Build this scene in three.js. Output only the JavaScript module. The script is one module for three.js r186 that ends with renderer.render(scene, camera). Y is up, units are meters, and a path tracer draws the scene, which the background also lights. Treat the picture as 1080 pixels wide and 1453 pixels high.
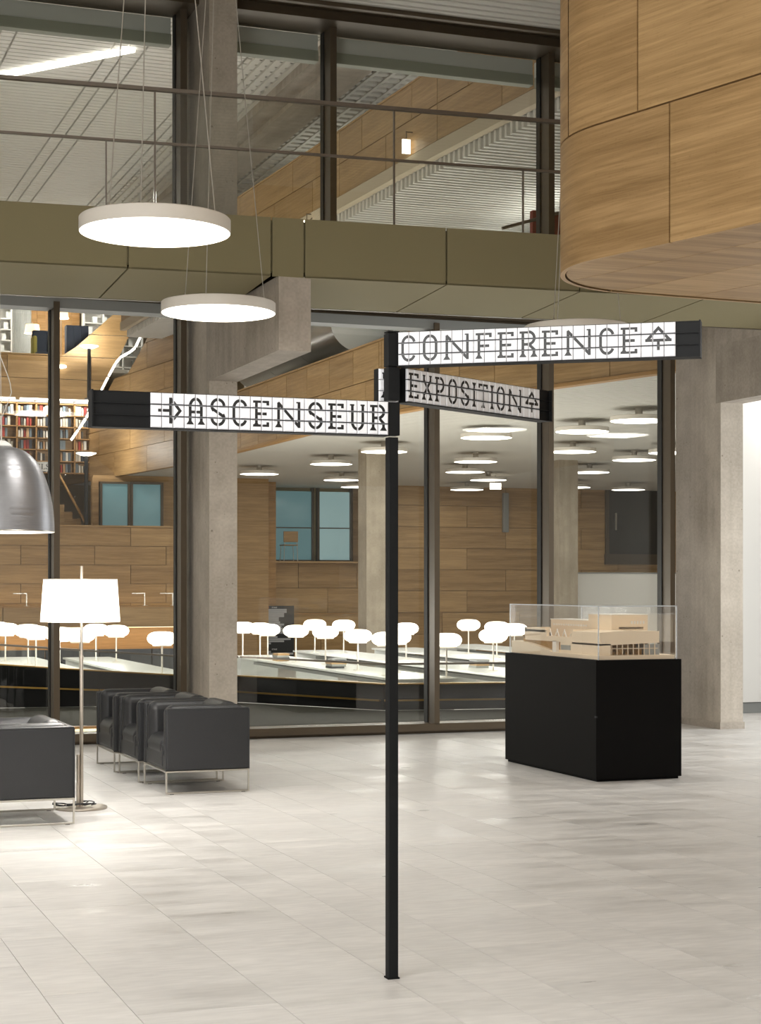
import * as THREE from 'three';
import { RoundedBoxGeometry } from 'three/addons/geometries/RoundedBoxGeometry.js';
import { mergeGeometries } from 'three/addons/utils/BufferGeometryUtils.js';
import { RectAreaLightUniformsLib } from 'three/addons/lights/RectAreaLightUniformsLib.js';
RectAreaLightUniformsLib.init();

// ---------------------------------------------------------------- camera, background, exposure
// world: x runs along the glass facade, -z runs into the library, y is up, metres
const scene = new THREE.Scene();
scene.background = new THREE.Color(0x050506);
const camera = new THREE.PerspectiveCamera(33.03, 1080 / 1453, 0.1, 200);
camera.position.set(0, 1.6, 0);
camera.rotation.y = -20.3 * Math.PI / 180;
camera.setViewOffset(1080, 1453, 0, -103.5, 1080, 1453);        // lens shifted upwards, verticals stay vertical
const renderer = new THREE.WebGLRenderer();
renderer.toneMapping = THREE.LinearToneMapping;
renderer.toneMappingExposure = 1.37;
renderer.shadowMap.enabled = true;
const LAMP = 8, DAY = 6.2;            // luminance of the white lamp discs
const WARM = new THREE.Color(1.0, 0.975, 0.935), NEUT = new THREE.Color(1.0, 0.98, 0.945);

// ---------------------------------------------------------------- helpers
let seed = 7;
const rnd = () => { seed = (seed * 1664525 + 1013904223) >>> 0; return seed / 4294967296; };
const taken = new Map();
function numbered(n) { const k = taken.get(n) || 0; taken.set(n, k + 1); return k ? n + '_' + String(k).padStart(3, '0') : n; }
const V = (u, v, h) => new THREE.Vector3(u, h, -v);
function thing(name, label, category, at = [0, 0, 0], o = {}) {      // at = [u, v, h]
  const g = new THREE.Group(); g.name = numbered(name); g.position.copy(V(...at));
  g.userData.label = label; g.userData.category = category;
  if (o.group) g.userData.group = o.group;
  if (o.kind) g.userData.kind = o.kind;
  if (o.turn) g.rotation.y = o.turn;
  scene.add(g); return g;
}
const struct = (name, label, category, at, o = {}) => thing(name, label, category, at, { ...o, kind: 'structure' });
function copyOf(src, at, label, group, turn) {
  const c = src.clone(); c.name = numbered(src.name.replace(/_\d{3}$/, '')); c.position.copy(V(...at));
  c.userData = { ...src.userData }; if (label) c.userData.label = label; if (group) c.userData.group = group;
  if (turn !== undefined) c.rotation.y = turn;
  scene.add(c); return c;
}
function part(parent, name, geo, mat, label) {                       // geometry given in the parent's own frame
  const m = new THREE.Mesh(geo, mat); m.name = name; m.castShadow = m.receiveShadow = true;
  if (label) m.userData.label = label;
  parent.add(m); return m;
}
function wpart(parent, name, geo, mat, label) {                      // geometry given in world coordinates
  let p = parent; const o = new THREE.Vector3();
  while (p && p !== scene) { o.add(p.position); p = p.parent; }
  geo.translate(-o.x, -o.y, -o.z); return part(parent, name, geo, mat, label);
}
function uvBox(g, s = 1, ou = 0, ov = 0, swap = false) {
  const p = g.attributes.position, n = g.attributes.normal, uv = new Float32Array(p.count * 2);
  for (let i = 0; i < p.count; i++) {
    const ax = Math.abs(n.getX(i)), ay = Math.abs(n.getY(i)), az = Math.abs(n.getZ(i));
    let a, b;
    if (ay >= ax && ay >= az) { a = p.getX(i); b = p.getZ(i); } else if (az >= ax) { a = p.getX(i); b = p.getY(i); } else { a = p.getZ(i); b = p.getY(i); }
    if (swap) [a, b] = [b, a];
    uv[2 * i] = a * s + ou; uv[2 * i + 1] = b * s + ov;
  }
  g.setAttribute('uv', new THREE.BufferAttribute(uv, 2)); return g;
}
// axis-aligned box between building coordinates
const box = (u0, u1, h0, h1, v0, v1, s = 1, swap = false) => { const g = new THREE.BoxGeometry(Math.abs(u1 - u0), Math.abs(h1 - h0), Math.abs(v1 - v0)); g.translate((u0 + u1) / 2, (h0 + h1) / 2, -(v0 + v1) / 2); return uvBox(g, s, rnd() * 7, rnd() * 7, swap); };
const lbox = (w, h, d, x = 0, y = 0, z = 0) => { const g = new THREE.BoxGeometry(w, h, d); g.translate(x, y, z); return uvBox(g, 1, rnd() * 7, rnd() * 7); };
const rbox = (w, h, d, r, x = 0, y = 0, z = 0, seg = 3) => { const g = new RoundedBoxGeometry(w, h, d, seg, r); g.translate(x, y, z); return uvBox(g, 1, rnd() * 7, rnd() * 7); };
const cyl = (r0, r1, h, x = 0, y = 0, z = 0, n = 24) => { const g = new THREE.CylinderGeometry(r1, r0, h, n); g.translate(x, y + h / 2, z); return g; };
function rod(a, b, r, n = 8) {                                        // world or local vectors
  const d = new THREE.Vector3().subVectors(b, a), L = d.length(), g = new THREE.CylinderGeometry(r, r, L, n);
  g.translate(0, L / 2, 0); g.applyQuaternion(new THREE.Quaternion().setFromUnitVectors(new THREE.Vector3(0, 1, 0), d.normalize()));
  g.translate(a.x, a.y, a.z); return g;
}
const tube = (pts, r, n = 6, closed = false, seg = 0) => new THREE.TubeGeometry(new THREE.CatmullRomCurve3(pts, closed), seg || pts.length * 8, r, n, closed);
const lathe = (pts, n = 48) => new THREE.LatheGeometry(pts.map(([r, y]) => new THREE.Vector2(r, y)), n);
// box standing on the plan line a-b, world coordinates, w thick to the left of a->b
function slabOn(a, b, s0, s1, h0, h1, t0, t1, s = 1) {                // along s0..s1 metres, h0..h1, offset t0..t1 sideways
  const du = b[0] - a[0], dv = b[1] - a[1], L = Math.hypot(du, dv), ang = Math.atan2(dv, du);
  const g = new THREE.BoxGeometry(s1 - s0, h1 - h0, t1 - t0); uvBox(g, s, rnd() * 7, rnd() * 7);
  g.translate((s0 + s1) / 2, (h0 + h1) / 2, -(t0 + t1) / 2); g.rotateY(ang); g.translate(a[0], 0, -a[1]); return g;
}
const segLen = (a, b) => Math.hypot(b[0] - a[0], b[1] - a[1]);
// polygon in plan (u,v), extruded between heights
function planPoly(pts, h0, h1, s = 1) {
  const sh = new THREE.Shape(pts.map(([u, v]) => new THREE.Vector2(u, v)));
  const g = new THREE.ExtrudeGeometry(sh, { depth: h1 - h0, bevelEnabled: false }); g.rotateX(-Math.PI / 2); g.translate(0, h0, 0);
  return uvBox(g, s, rnd() * 7, rnd() * 7);
}
function merged(list) { return mergeGeometries(list.map((g) => (g.index ? g.toNonIndexed() : g))); }
function areaLight(parent, w, h, intensity, color, pos, dir, along = new THREE.Vector3(1, 0, 0)) {   // local position, direction it shines to, axis of the width w
  const l = new THREE.RectAreaLight(color, intensity, w, h); l.position.copy(pos);
  const z = dir.clone().normalize().negate(), x = along.clone().addScaledVector(z, -along.dot(z)).normalize(), y = new THREE.Vector3().crossVectors(z, x);
  l.quaternion.setFromRotationMatrix(new THREE.Matrix4().makeBasis(x, y, z));
  parent.add(l); return l;
}
const DOWN = new THREE.Vector3(0, -1, 0), UP = new THREE.Vector3(0, 1, 0);

// ---------------------------------------------------------------- textures (periodic value noise)
function lattice(px, py, sd) { const a = new Float32Array(px * py); let s = sd * 7919 + 13; for (let i = 0; i < a.length; i++) { s = (s * 1664525 + 1013904223) >>> 0; a[i] = s / 4294967296; } return a; }
function noiser(px, py, sd) {
  const a = lattice(px, py, sd), sm = (t) => t * t * (3 - 2 * t);
  return (x, y) => { x *= px; y *= py; const xi = Math.floor(x), yi = Math.floor(y), fx = sm(x - xi), fy = sm(y - yi), x0 = ((xi % px) + px) % px, x1 = (x0 + 1) % px, y0 = ((yi % py) + py) % py, y1 = (y0 + 1) % py;
    return (a[y0 * px + x0] * (1 - fx) + a[y0 * px + x1] * fx) * (1 - fy) + (a[y1 * px + x0] * (1 - fx) + a[y1 * px + x1] * fx) * fy; };
}
function texture(w, h, fn, srgb = true, rx = 1, ry = 1) {
  const d = new Uint8Array(w * h * 4);
  for (let y = 0; y < h; y++) for (let x = 0; x < w; x++) { const c = fn(x / w, y / h), i = 4 * (y * w + x); d[i] = Math.max(0, Math.min(255, c[0])); d[i + 1] = Math.max(0, Math.min(255, c[1])); d[i + 2] = Math.max(0, Math.min(255, c[2])); d[i + 3] = 255; }
  const t = new THREE.DataTexture(d, w, h); t.wrapS = t.wrapT = THREE.RepeatWrapping; t.magFilter = THREE.LinearFilter; t.minFilter = THREE.LinearMipmapLinearFilter; t.generateMipmaps = true;
  if (srgb) t.colorSpace = THREE.SRGBColorSpace; t.repeat.set(rx, ry); t.needsUpdate = true; return t;
}
function woodMap(sd, base, amp) {                                     // grain runs along u; 2 m x 1 m
  const broad = noiser(2, 12, sd), mid = noiser(5, 60, sd + 1), fine = noiser(14, 250, sd + 2), pores = noiser(70, 256, sd + 3), warp = noiser(3, 4, sd + 4);
  return texture(1024, 512, (x, y) => {
    const yy = y + 0.02 * (warp(x, y) - 0.5);
    let k = (broad(x, yy) - 0.5) * 0.55 + (mid(x, yy) - 0.5) * 0.5 + (fine(x, yy) - 0.5) * 0.42;
    if (pores(x, yy) > 0.86) k -= 0.18;
    return [base[0] + amp * k, base[1] + amp * k * 0.93, base[2] + amp * k * 0.82];
  }, true, 0.5, 1);
}
function concreteMap(sd, base) {
  const a = noiser(4, 4, sd), b = noiser(14, 14, sd + 1), c = noiser(120, 120, sd + 2), st = noiser(40, 2, sd + 3), holes = [];
  let s = sd * 31 + 5; const r = () => { s = (s * 1664525 + 1013904223) >>> 0; return s / 4294967296; };
  for (let i = 0; i < 26; i++) holes.push([r(), r(), 0.001 + 0.0022 * r() * r()]);
  return texture(512, 512, (x, y) => {
    let k = (a(x, y) - 0.5) * 26 + (b(x, y) - 0.5) * 14 + (c(x, y) - 0.5) * 13 + (st(x, y) - 0.5) * 12;
    for (const [hx, hy, hr] of holes) if ((x - hx) ** 2 + (y - hy) ** 2 < hr * hr * 4) k -= 42;
    return [base[0] + k, base[1] + k, base[2] + k];
  }, true, 0.5, 0.5);
}
const woodA = woodMap(3, [172, 138, 92], 44), woodB = woodMap(23, [164, 131, 87], 42), woodC = woodMap(43, [181, 147, 100], 40);
const concA = concreteMap(5, [182, 172, 158]), concB = concreteMap(71, [176, 166, 153]);
const stoneA = noiser(3, 8, 91), stoneB = noiser(7, 40, 92), stoneC = noiser(40, 160, 93), stoneD = noiser(10, 10, 94);
const stoneMap = texture(1024, 1024, (x, y) => { const k = (stoneA(x, y) - 0.5) * 12 + (stoneB(x, y) - 0.5) * 13 + (stoneC(x, y) - 0.5) * 12 + (stoneD(x, y) - 0.5) * 8; return [214 + k, 211 + k, 207 + k]; }, true, 0.35, 0.35);
const stoneRough = texture(512, 512, (x, y) => { const k = 105 + (stoneB(x, y) - 0.5) * 60 + (stoneD(x, y) - 0.5) * 40; return [k, k, k]; }, false, 0.35, 0.35);
const leatherN = noiser(150, 150, 200), leatherM = noiser(50, 50, 201);
const leatherBump = texture(512, 512, (x, y) => { const k = 255 * (0.6 * leatherN(x, y) + 0.4 * leatherM(x, y)); return [k, k, k]; }, false, 3, 3);
const brushN = noiser(3, 256, 300), brushed = texture(256, 512, (x, y) => { const k = 150 + 80 * (brushN(x, y) - 0.5); return [k, k, k]; }, false, 1, 1);
const corkN = noiser(60, 60, 400), corkMap = texture(128, 128, (x, y) => { const k = (corkN(x, y) - 0.5) * 90; return [178 + k, 138 + k, 78 + k]; }, true, 5, 5);
const carpetN = noiser(128, 128, 500), carpetMap = texture(256, 256, (x, y) => { const k = (carpetN(x, y) - 0.5) * 16; return [74 + k, 74 + k, 66 + k]; }, true, 2, 2);

// ---------------------------------------------------------------- materials
const std = (o) => new THREE.MeshStandardMaterial(o), phys = (o) => new THREE.MeshPhysicalMaterial(o);
const M = {
  woods: [woodA, woodB, woodC].map((map) => std({ map, roughness: 0.5 })),
  daylight: std({ color: 0x888c90, emissive: 0xdde6f0, emissiveIntensity: 0.5, roughness: 0.3 }),
  woodPale: std({ map: woodC, color: 0xfff1dc, roughness: 0.55 }),
  concrete: std({ map: concA, roughness: 0.75 }), concreteB: std({ map: concB, roughness: 0.75 }),
  stone: std({ map: stoneMap, roughnessMap: stoneRough, roughness: 1.15 }),
  grout: std({ color: 0x8a8278, roughness: 0.9 }),
  plaster: std({ color: 0xdcdad6, roughness: 0.9 }), white: std({ color: 0xe9e7e2, roughness: 0.6 }),
  slat: std({ color: 0xdad7cf, roughness: 0.6 }), 
  bronze: phys({ color: 0x8b8264, roughness: 0.7, metalness: 0.15, specularIntensity: 0.3 }),
  bronzeFrame: std({ color: 0x5c5040, roughness: 0.45, metalness: 0.35 }), gasket: std({ color: 0x15130f, roughness: 0.6 }),
  blind: std({ color: 0xd6d8d4, roughness: 0.6 }), blindRail: std({ color: 0xa3a698, roughness: 0.6 }),
  greyBand: std({ color: 0x8d8f8c, roughness: 0.55 }),
  glass: phys({ color: 0xfbfcfa, transmission: 1, roughness: 0, thickness: 0, ior: 1.5 }),
  acrylic: phys({ color: 0xffffff, transmission: 1, roughness: 0, thickness: 0, ior: 1.45 }),
  acrylicEdge: phys({ color: 0xeef2f6, transmission: 0.45, roughness: 0.25, thickness: 0, ior: 1.49 }),
  black: phys({ color: 0x0b0c0d, roughness: 0.6, specularIntensity: 0.5 }), blackMatt: phys({ color: 0x0a0909, roughness: 0.65, specularIntensity: 0.3 }),
  steel: std({ color: 0xc9c4bb, roughness: 0.28, metalness: 1 }), rail: std({ color: 0x8a8178, roughness: 0.4, metalness: 0.85 }),
  nickel: std({ color: 0xc3b9ac, roughness: 0.34, metalness: 0.9 }), gold: std({ color: 0xb08d48, roughness: 0.3, metalness: 1 }),
  brushed: phys({ color: 0x9a9a9d, roughness: 0.75, roughnessMap: brushed, metalness: 0.8, anisotropy: 0.6, anisotropyRotation: Math.PI / 2 }),
  leather: std({ color: 0x262729, roughness: 0.4, bumpMap: leatherBump, bumpScale: 0.0007 }), leatherSeam: std({ color: 0x26272a, roughness: 0.5 }),
  lampBody: std({ color: 0xe4ddd2, roughness: 0.5 }), glow: std({ color: 0xffffff, emissive: 0xfffaf0, emissiveIntensity: 4, roughness: 0.6 }),
  glowSoft: std({ color: 0xffffff, emissive: 0xfff3df, emissiveIntensity: 3.2, roughness: 0.6 }),
  shade: phys({ color: 0xfff6e8, transmission: 0.5, thickness: 0, roughness: 1, emissive: 0xfff0d8, emissiveIntensity: 0.3, side: THREE.DoubleSide }),
  wire: std({ color: 0xbdb8ae, roughness: 0.4, metalness: 0.6 }), cord: std({ color: 0x1a1a1a, roughness: 0.6 }),
  tileSide: std({ color: 0xe8e8ea, roughness: 0.4 }), paleBand: std({ color: 0xcdbfa8, roughness: 0.7 }),
  teal: std({ color: 0x6f9096, emissive: 0x5f858c, emissiveIntensity: 0.32, roughness: 0.15 }), tealBlind: std({ color: 0xa9c1c3, emissive: 0x8fb0b4, emissiveIntensity: 0.35, roughness: 0.4 }),
  modelWood: std({ color: 0xf6e3c6, roughness: 0.6 }), modelWhite: std({ color: 0xf1ece2, roughness: 0.6 }), cork: std({ map: corkMap, roughness: 0.9 }),
  carpet: std({ map: carpetMap, roughness: 0.95 }), deskWhite: std({ color: 0xe4e6e3, roughness: 0.45 }), navy: std({ color: 0x2a3342, roughness: 0.7 }),
  darkPanel: std({ color: 0x2b2d30, roughness: 0.6 }), red: std({ color: 0x8c3b30, roughness: 0.7 }), olive: std({ color: 0x9a9046, roughness: 0.8 }),
  silver: std({ color: 0xb9bbb8, roughness: 0.3, metalness: 0.9 }), tv: std({ color: 0x24231f, roughness: 0.3 }),
};
const wood = () => M.woods[Math.floor(rnd() * 3)];

// wooden panelling on a plan line: panels are parts of `parent`
function panelling(parent, a, b, h0, h1, rows, len, t0, t1, gap = 0.014, from = 0, name = 'wood_panel') {
  const L = segLen(a, b), rh = (h1 - h0) / rows;
  for (let r = 0; r < rows; r++) {
    let s = from, k = 0; const first = len * (r % 2 ? 0.5 : 1);
    while (s < L - 0.01) { const e = Math.min(L, s + (k === 0 ? first : len)); if (e - s > 0.05) wpart(parent, name, slabOn(a, b, s + gap / 2, e - gap / 2, h0 + r * rh + gap / 2, h0 + (r + 1) * rh - gap / 2, t0, t1), wood()); s = e; k++; }
  }
}

// ================================================================ THE HALL
// ---- floor: strips of stone tile running into the depth
{
  const f = struct('floor', 'pale beige stone tile floor of the entrance hall', 'floor', [0, 0, 0]);
  wpart(f, 'grout_bed', box(-3, 13, -0.2, -0.004, -3, 17.6), M.grout);
  const far = [], widths = [0.275, 0.55, 0.275, 0.55, 0.55, 0.275, 0.275, 0.55];
  let u = -3.025 + 0.0, k = 0;
  while (u < 13) {
    let w = widths[k++ % 8]; if (u + w > 13) w = 13 - u; if (w < 0.05) break;
    let v = -3 + rnd() * 0.2 - rnd() * 0.9;
    while (v < 17.55) {
      const v1 = Math.min(17.55, v + (rnd() < 0.3 ? 0.83 : 1.1)), v0 = Math.max(-3, v), g0 = 0.0013;
      if (v1 - v0 > 0.03) {
        const g = box(u + g0, u + w - g0, -0.012, 0, v0 + g0, v1 - g0); const c = (u + w / 2), m = (v0 + v1) / 2;
        if (m > 5 && c > 0.138 * m - 0.4 && c < 0.6426 * m + 0.4) wpart(f, 'floor_tile', g, M.stone); else far.push(g);
      }
      v = v1;
    }
    u += w;
  }
  const m = wpart(f, 'outer_tiles', merged(far), M.stone); m.userData.kind = 'stuff';
}
// ---- plain enclosing walls of the hall (outside the picture)
{ // left wall: tall windows added out of view, soft fill for sign, chairs and pillars
  const w = struct('wall_left', 'pale plaster wall with added tall windows on the left side of the hall', 'wall', [-3.1, 7, 0]);
  wpart(w, 'plaster', box(-3.2, -3, 0, 7.9, 4.4, 17.6), M.plaster); wpart(w, 'lower_wall', box(-3.2, -3, 0, 0.4, -3.2, 4.4), M.plaster); wpart(w, 'upper_wall', box(-3.2, -3, 3.6, 7.9, -3.2, 4.4), M.plaster);
  for (let i = 0; i < 3; i++) {
    const a = -3.0 + i * 2.46, b = a + 2.46, g = struct('window_' + (60 + i), 'added tall window, unseen fill light in the left wall behind the viewer', 'window', [-3.1, (a + b) / 2, 0.4], { group: 'added tall windows in the left wall' });
    wpart(g, 'pane', box(-3.14, -3.12, 0.4, 3.6, a, b), M.daylight); for (const h of [0.4, 2.0, 3.52]) wpart(g, 'rail', box(-3.16, -3.04, h, h + 0.08, a, b), M.bronzeFrame); wpart(g, 'stile', box(-3.16, -3.04, 0.4, 3.6, a, a + 0.1), M.bronzeFrame);
    areaLight(g, 2.3, 3.1, DAY, new THREE.Color(1.0, 0.99, 0.975), new THREE.Vector3(0.12, 1.6, 0), new THREE.Vector3(1, 0, 0), new THREE.Vector3(0, 0, 1));
  }
}
wpart(struct('wall_behind', 'plain pale plaster wall behind the viewer', 'wall', [5, -3.1, 0]), 'plaster', box(-3, 13, 0, 7.9, -3.2, -3), M.plaster);
{ // right wall with the glazed entrance front below the wooden volume
  const w = struct('wall_right', 'pale plaster wall with a glazed entrance front on the right side of the hall', 'wall', [13.1, 7, 0]);
  wpart(w, 'upper_wall', box(13, 13.2, 3.3, 7.9, -3.2, 17.6), M.plaster); for (const [a, b] of [[-3.2, 11.8], [16.2, 17.6]]) wpart(w, 'wall_piece', box(13, 13.2, 0, 3.3, a, b), M.plaster);
  for (let i = 0; i < 2; i++) {
    const a = 11.8 + i * 2.2, b = a + 2.2, g = struct('window_' + (70 + i), 'entrance glazing with daylight in the right wall of the hall', 'window', [13.1, (a + b) / 2, 0], { group: 'entrance glazing in the right wall' });
    wpart(g, 'pane', box(13.1, 13.12, 0.08, 3.22, a, b), M.daylight); for (const h of [0, 3.22]) wpart(g, 'rail', box(13.02, 13.16, h, h + 0.08, a, b), M.bronzeFrame); wpart(g, 'stile', box(13.02, 13.16, 0, 3.3, a, a + 0.08), M.bronzeFrame);
    areaLight(g, 2.1, 3.1, DAY * 0.5, new THREE.Color(0.93, 0.97, 1.0), new THREE.Vector3(-0.12, 1.65, 0), new THREE.Vector3(-1, 0, 0), new THREE.Vector3(0, 0, 1));
  }
}
{ // ---- lamella ceiling
  const c = struct('ceiling', 'white lamella ceiling high above the hall', 'ceiling', [5, 7, 7.5]);
  wpart(c, 'ceiling_board', box(-3.2, 13.2, 7.62, 7.9, -3.2, 17.9), M.plaster);
  const far = [];
  for (let v = -2.9; v < 16.55; v += 0.15) { const g = box(-3, 13, 7.5, 7.6, v, v + 0.1); if (v > 14.4) wpart(c, 'slat', g, M.slat); else far.push(g); }
  wpart(c, 'outer_slats', merged(far), M.slat).userData.kind = 'stuff';
  wpart(c, 'edge_trim', box(-3, 13, 7.46, 7.62, 16.56, 16.62), M.bronzeFrame);
}
// ---- glass facade, lower storey
const MW = 0.06, glassV = 17.45;
{
  const edges = [1.0, 2.968, 4.26, 7.05, 8.411, 9.935];           // right edges of the mullions
  const low = [[-3, 1.0], [1.0, 2.968], [2.968, 4.26], [4.26, 7.05], [7.05, 8.411], [8.411, 9.935]];
  low.forEach(([a, b], i) => {
    const w = struct('window_' + (i + 1), ['tall glass bay at the far left of the lower glass wall', 'lower glass bay seen behind the floor lamp', 'narrow lower glass bay left of the concrete pillar', 'wide lower glass bay right of the concrete pillar', 'lower glass bay behind the hanging sign arms', 'lower glass bay behind the display case'][i], 'window', [(a + b) / 2, glassV, 0]);
    wpart(w, 'mullion', box(b - MW, b, 0.1, 4.42, 17.22, 17.5), M.bronzeFrame);
    wpart(w, 'gasket', box(b - MW - 0.012, b - MW, 0.1, 4.36, 17.4, 17.5), M.gasket);
    wpart(w, 'sill', box(a, b, 0.03, 0.11, 17.22, 17.52), M.bronzeFrame);
    wpart(w, 'sill_foot', box(a, b, 0, 0.03, 17.3, 17.52), M.bronzeFrame);
    wpart(w, 'head_rail', box(a, b, 4.36, 4.46, 17.25, 17.5), M.greyBand);
    wpart(w, 'head_filler', box(a, b, 4.46, 4.56, 17.32, 17.5), M.bronzeFrame);
    wpart(w, 'pane', box(a, b - MW, 0.11, 4.36, glassV - 0.006, glassV + 0.006), M.glass);
  });
  const up = [[-3, 1.0], [1.0, 4.26], [4.26, 5.871], [5.871, 8.411], [8.411, 13]];
  up.forEach(([a, b], i) => {
    const w = struct('window_' + (i + 7), ['upper glass bay at the far left of the gallery', 'wide upper glass bay left of the concrete pillar', 'upper glass bay right of the concrete pillar', 'upper glass bay in the middle of the gallery', 'upper glass bay behind the wooden volume'][i], 'window', [(a + b) / 2, glassV, 4.75]);
    wpart(w, 'mullion', box(b - 0.07, b, 4.75, 7.47, 17.2, 17.5), M.bronzeFrame);
    wpart(w, 'gasket', box(b - 0.083, b - 0.07, 4.75, 7.47, 17.4, 17.5), M.gasket);
    wpart(w, 'head_rail', box(a, b, 7.47, 7.62, 17.0, 17.5), M.bronzeFrame);
    wpart(w, 'head_panel', box(a, b, 7.56, 7.62, 16.6, 17.3), M.bronzeFrame);
    wpart(w, 'blind_box', box(a, b - 0.07, 7.33, 7.5, 17.62, 17.72), M.blind);
    wpart(w, 'blind_rail', box(a, b - 0.07, 7.215, 7.33, 17.6, 17.72), M.blindRail);
    wpart(w, 'pane', box(a, b - 0.07, 4.75, 7.47, glassV - 0.006, glassV + 0.006), M.glass);
  });
}
// ---- gallery: slab with bronze fascia and sloping bronze soffit
const galV = (u) => 14.4 - 0.07 * (u - 2);
{
  const joints = [-2.99, -1.1, 0.3, 1.68, 3.04, 4.27, 4.56, 5.85, 7.12, 8.38, 9.8, 11.3, 12.99];
  const g = struct('gallery_slab', 'gallery slab with olive bronze fascia and sloping bronze soffit panels', 'gallery', [5, 15.5, 4.2]);
  wpart(g, 'slab', planPoly([[-3, galV(-3) + 0.12], [13, galV(13) + 0.12], [13, 17.3], [-3, 17.3]], 4.6, 4.74), M.plaster);
  for (let i = 0; i < joints.length - 1; i++) {
    const a = [joints[i] + 0.008, galV(joints[i] + 0.008)], b = [joints[i + 1] - 0.008, galV(joints[i + 1] - 0.008)], L = segLen(a, b);
    wpart(g, 'fascia_panel', slabOn(a, b, 0, L, 4.255, 4.76, 0, 0.02), M.bronze);
    if (i === 5) continue;                                         // the bracket of the pillar stands here
    const p = (q, t, h) => V(q[0], q[1] + t, h), q4 = [p(a, 0.0, 4.255), p(b, 0.0, 4.255), p(b, 1.25, 4.2), p(a, 1.25, 4.2)];
    const geo = new THREE.BufferGeometry(), up = new THREE.Vector3(0, 0.015, 0), P = [...q4, ...q4.map((x) => x.clone().add(up))];
    const idx = [0, 2, 1, 0, 3, 2, 4, 5, 6, 4, 6, 7, 0, 1, 5, 0, 5, 4, 2, 3, 7, 2, 7, 6, 1, 2, 6, 1, 6, 5, 3, 0, 4, 3, 4, 7], pos = [];
    for (const k of idx) pos.push(P[k].x, P[k].y, P[k].z);
    geo.setAttribute('position', new THREE.Float32BufferAttribute(pos, 3)); geo.computeVertexNormals(); uvBox(geo);
    wpart(g, 'soffit_panel', geo, M.bronze);
  }
  wpart(g, 'inner_upstand', slabOn([-3, galV(-3) + 1.27], [13, galV(13) + 1.27], 0, 16, 4.2, 4.6, 0, 0.05), M.bronzeFrame);
  wpart(g, 'fascia_lining', slabOn([-3, galV(-3) + 0.03], [13, galV(13) + 0.03], 0, 16, 4.3, 4.74, 0, 0.06), M.bronze);
}
{ // ---- glass balustrade of the gallery
  const b = thing('glass_balustrade', 'long glass balustrade with two slim metal rails on the gallery edge', 'balustrade', [5, galV(5) + 0.08, 4.76]);
  const A = [-3, galV(-3) + 0.06], B = [13, galV(13) + 0.06], L = segLen(A, B), su = (u) => (u + 3) * L / 16;
  wpart(b, 'handrail', slabOn(A, B, 0, L, 5.78, 5.81, -0.02, 0.03), M.rail);
  wpart(b, 'middle_rail', slabOn(A, B, 0, L, 5.33, 5.35, -0.015, 0.015), M.rail);
  const js = [-3, -1.5, 0, 1.6, 3.28, 5.39, 7.4, 9.3, 11.2, 13];
  for (let i = 0; i < js.length - 1; i++) {
    wpart(b, 'glass_panel', slabOn(A, B, su(js[i]) + 0.01, su(js[i + 1]) - 0.01, 4.76, 5.78, 0.0, 0.012), M.glass);
    if (i) wpart(b, 'post', slabOn(A, B, su(js[i]) - 0.006, su(js[i]) + 0.006, 4.76, 5.78, -0.008, 0.02), M.rail);
  }
  for (const u of [2.87, 6.6]) wpart(b, 'short_post', slabOn(A, B, su(u) - 0.005, su(u) + 0.005, 4.76, 5.33, -0.008, 0.02), M.rail);
}
// ---- concrete pillars, each with a bracket that carries the gallery
for (const [u0, label, vp] of [[4.335, 'board-marked concrete pillar with a bracket behind the armchairs', 16.6], [10.175, 'concrete pillar with a bracket behind the display case', 16.64]]) {
  const p = struct('concrete_pillar', label, 'pillar', [u0 + 0.145, 17, 0]);
  wpart(p, 'shaft', box(u0, u0 + 0.286, 0, 7.62, vp, 17.62, 1, false), M.concrete);
  const vb = galV(u0) + 0.0;
  wpart(p, 'bracket', box(u0 - 0.002, u0 + 0.288, 3.62, 4.262, vb, vp + 0.1), M.concreteB);
  wpart(p, 'bracket_root', box(u0 - 0.002, u0 + 0.288, 4.262, 4.6, vb + 1.3, vp + 0.1), M.concreteB);
  if (u0 > 9) wpart(p, 'plinth', box(u0 - 0.012, u0 + 0.3, 0, 0.075, vp - 0.012, 17.6), M.concreteB);
}
// ---- opening and white side room right of the glass wall
{
  const w = struct('wall_side_room', 'white panel wall seen through the opening beside the concrete pillar', 'wall', [11.9, 18.65, 0]);
  wpart(w, 'white_panel', box(10.9, 13.2, 0.14, 4.05, 18.58, 18.7), M.white);
  wpart(w, 'plinth', box(10.9, 13.2, 0, 0.13, 18.62, 18.7), M.greyBand);
  wpart(w, 'cornice', box(10.9, 13.2, 4.05, 4.09, 18.54, 18.7), M.white);
  for (let u = 10.95; u < 13.1; u += 0.1) wpart(w, 'lamella', box(u, u + 0.04, 4.09, 4.3, 18.5, 18.7), M.white);
  wpart(w, 'upper_wall', box(10.9, 13.2, 4.3, 4.7, 18.6, 18.75), M.black);  // black colour stands in for the dark void above the lamellas
  wpart(w, 'side_wall', box(13.2, 13.3, 0, 4.7, 17.4, 18.7), M.plaster);
  wpart(w, 'inner_wall', box(10.84, 10.9, 0, 4.7, 17.5, 18.75), M.plaster); wpart(w, 'return_wall', box(10.46, 10.9, 0, 4.7, 17.46, 17.52), M.plaster);
  wpart(w, 'room_ceiling', box(10.84, 13.3, 4.6, 4.7, 17.3, 18.75), M.plaster);
  wpart(w, 'room_floor', box(10.9, 13.2, -0.1, 0, 17.56, 18.75), M.stone);
}
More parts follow.
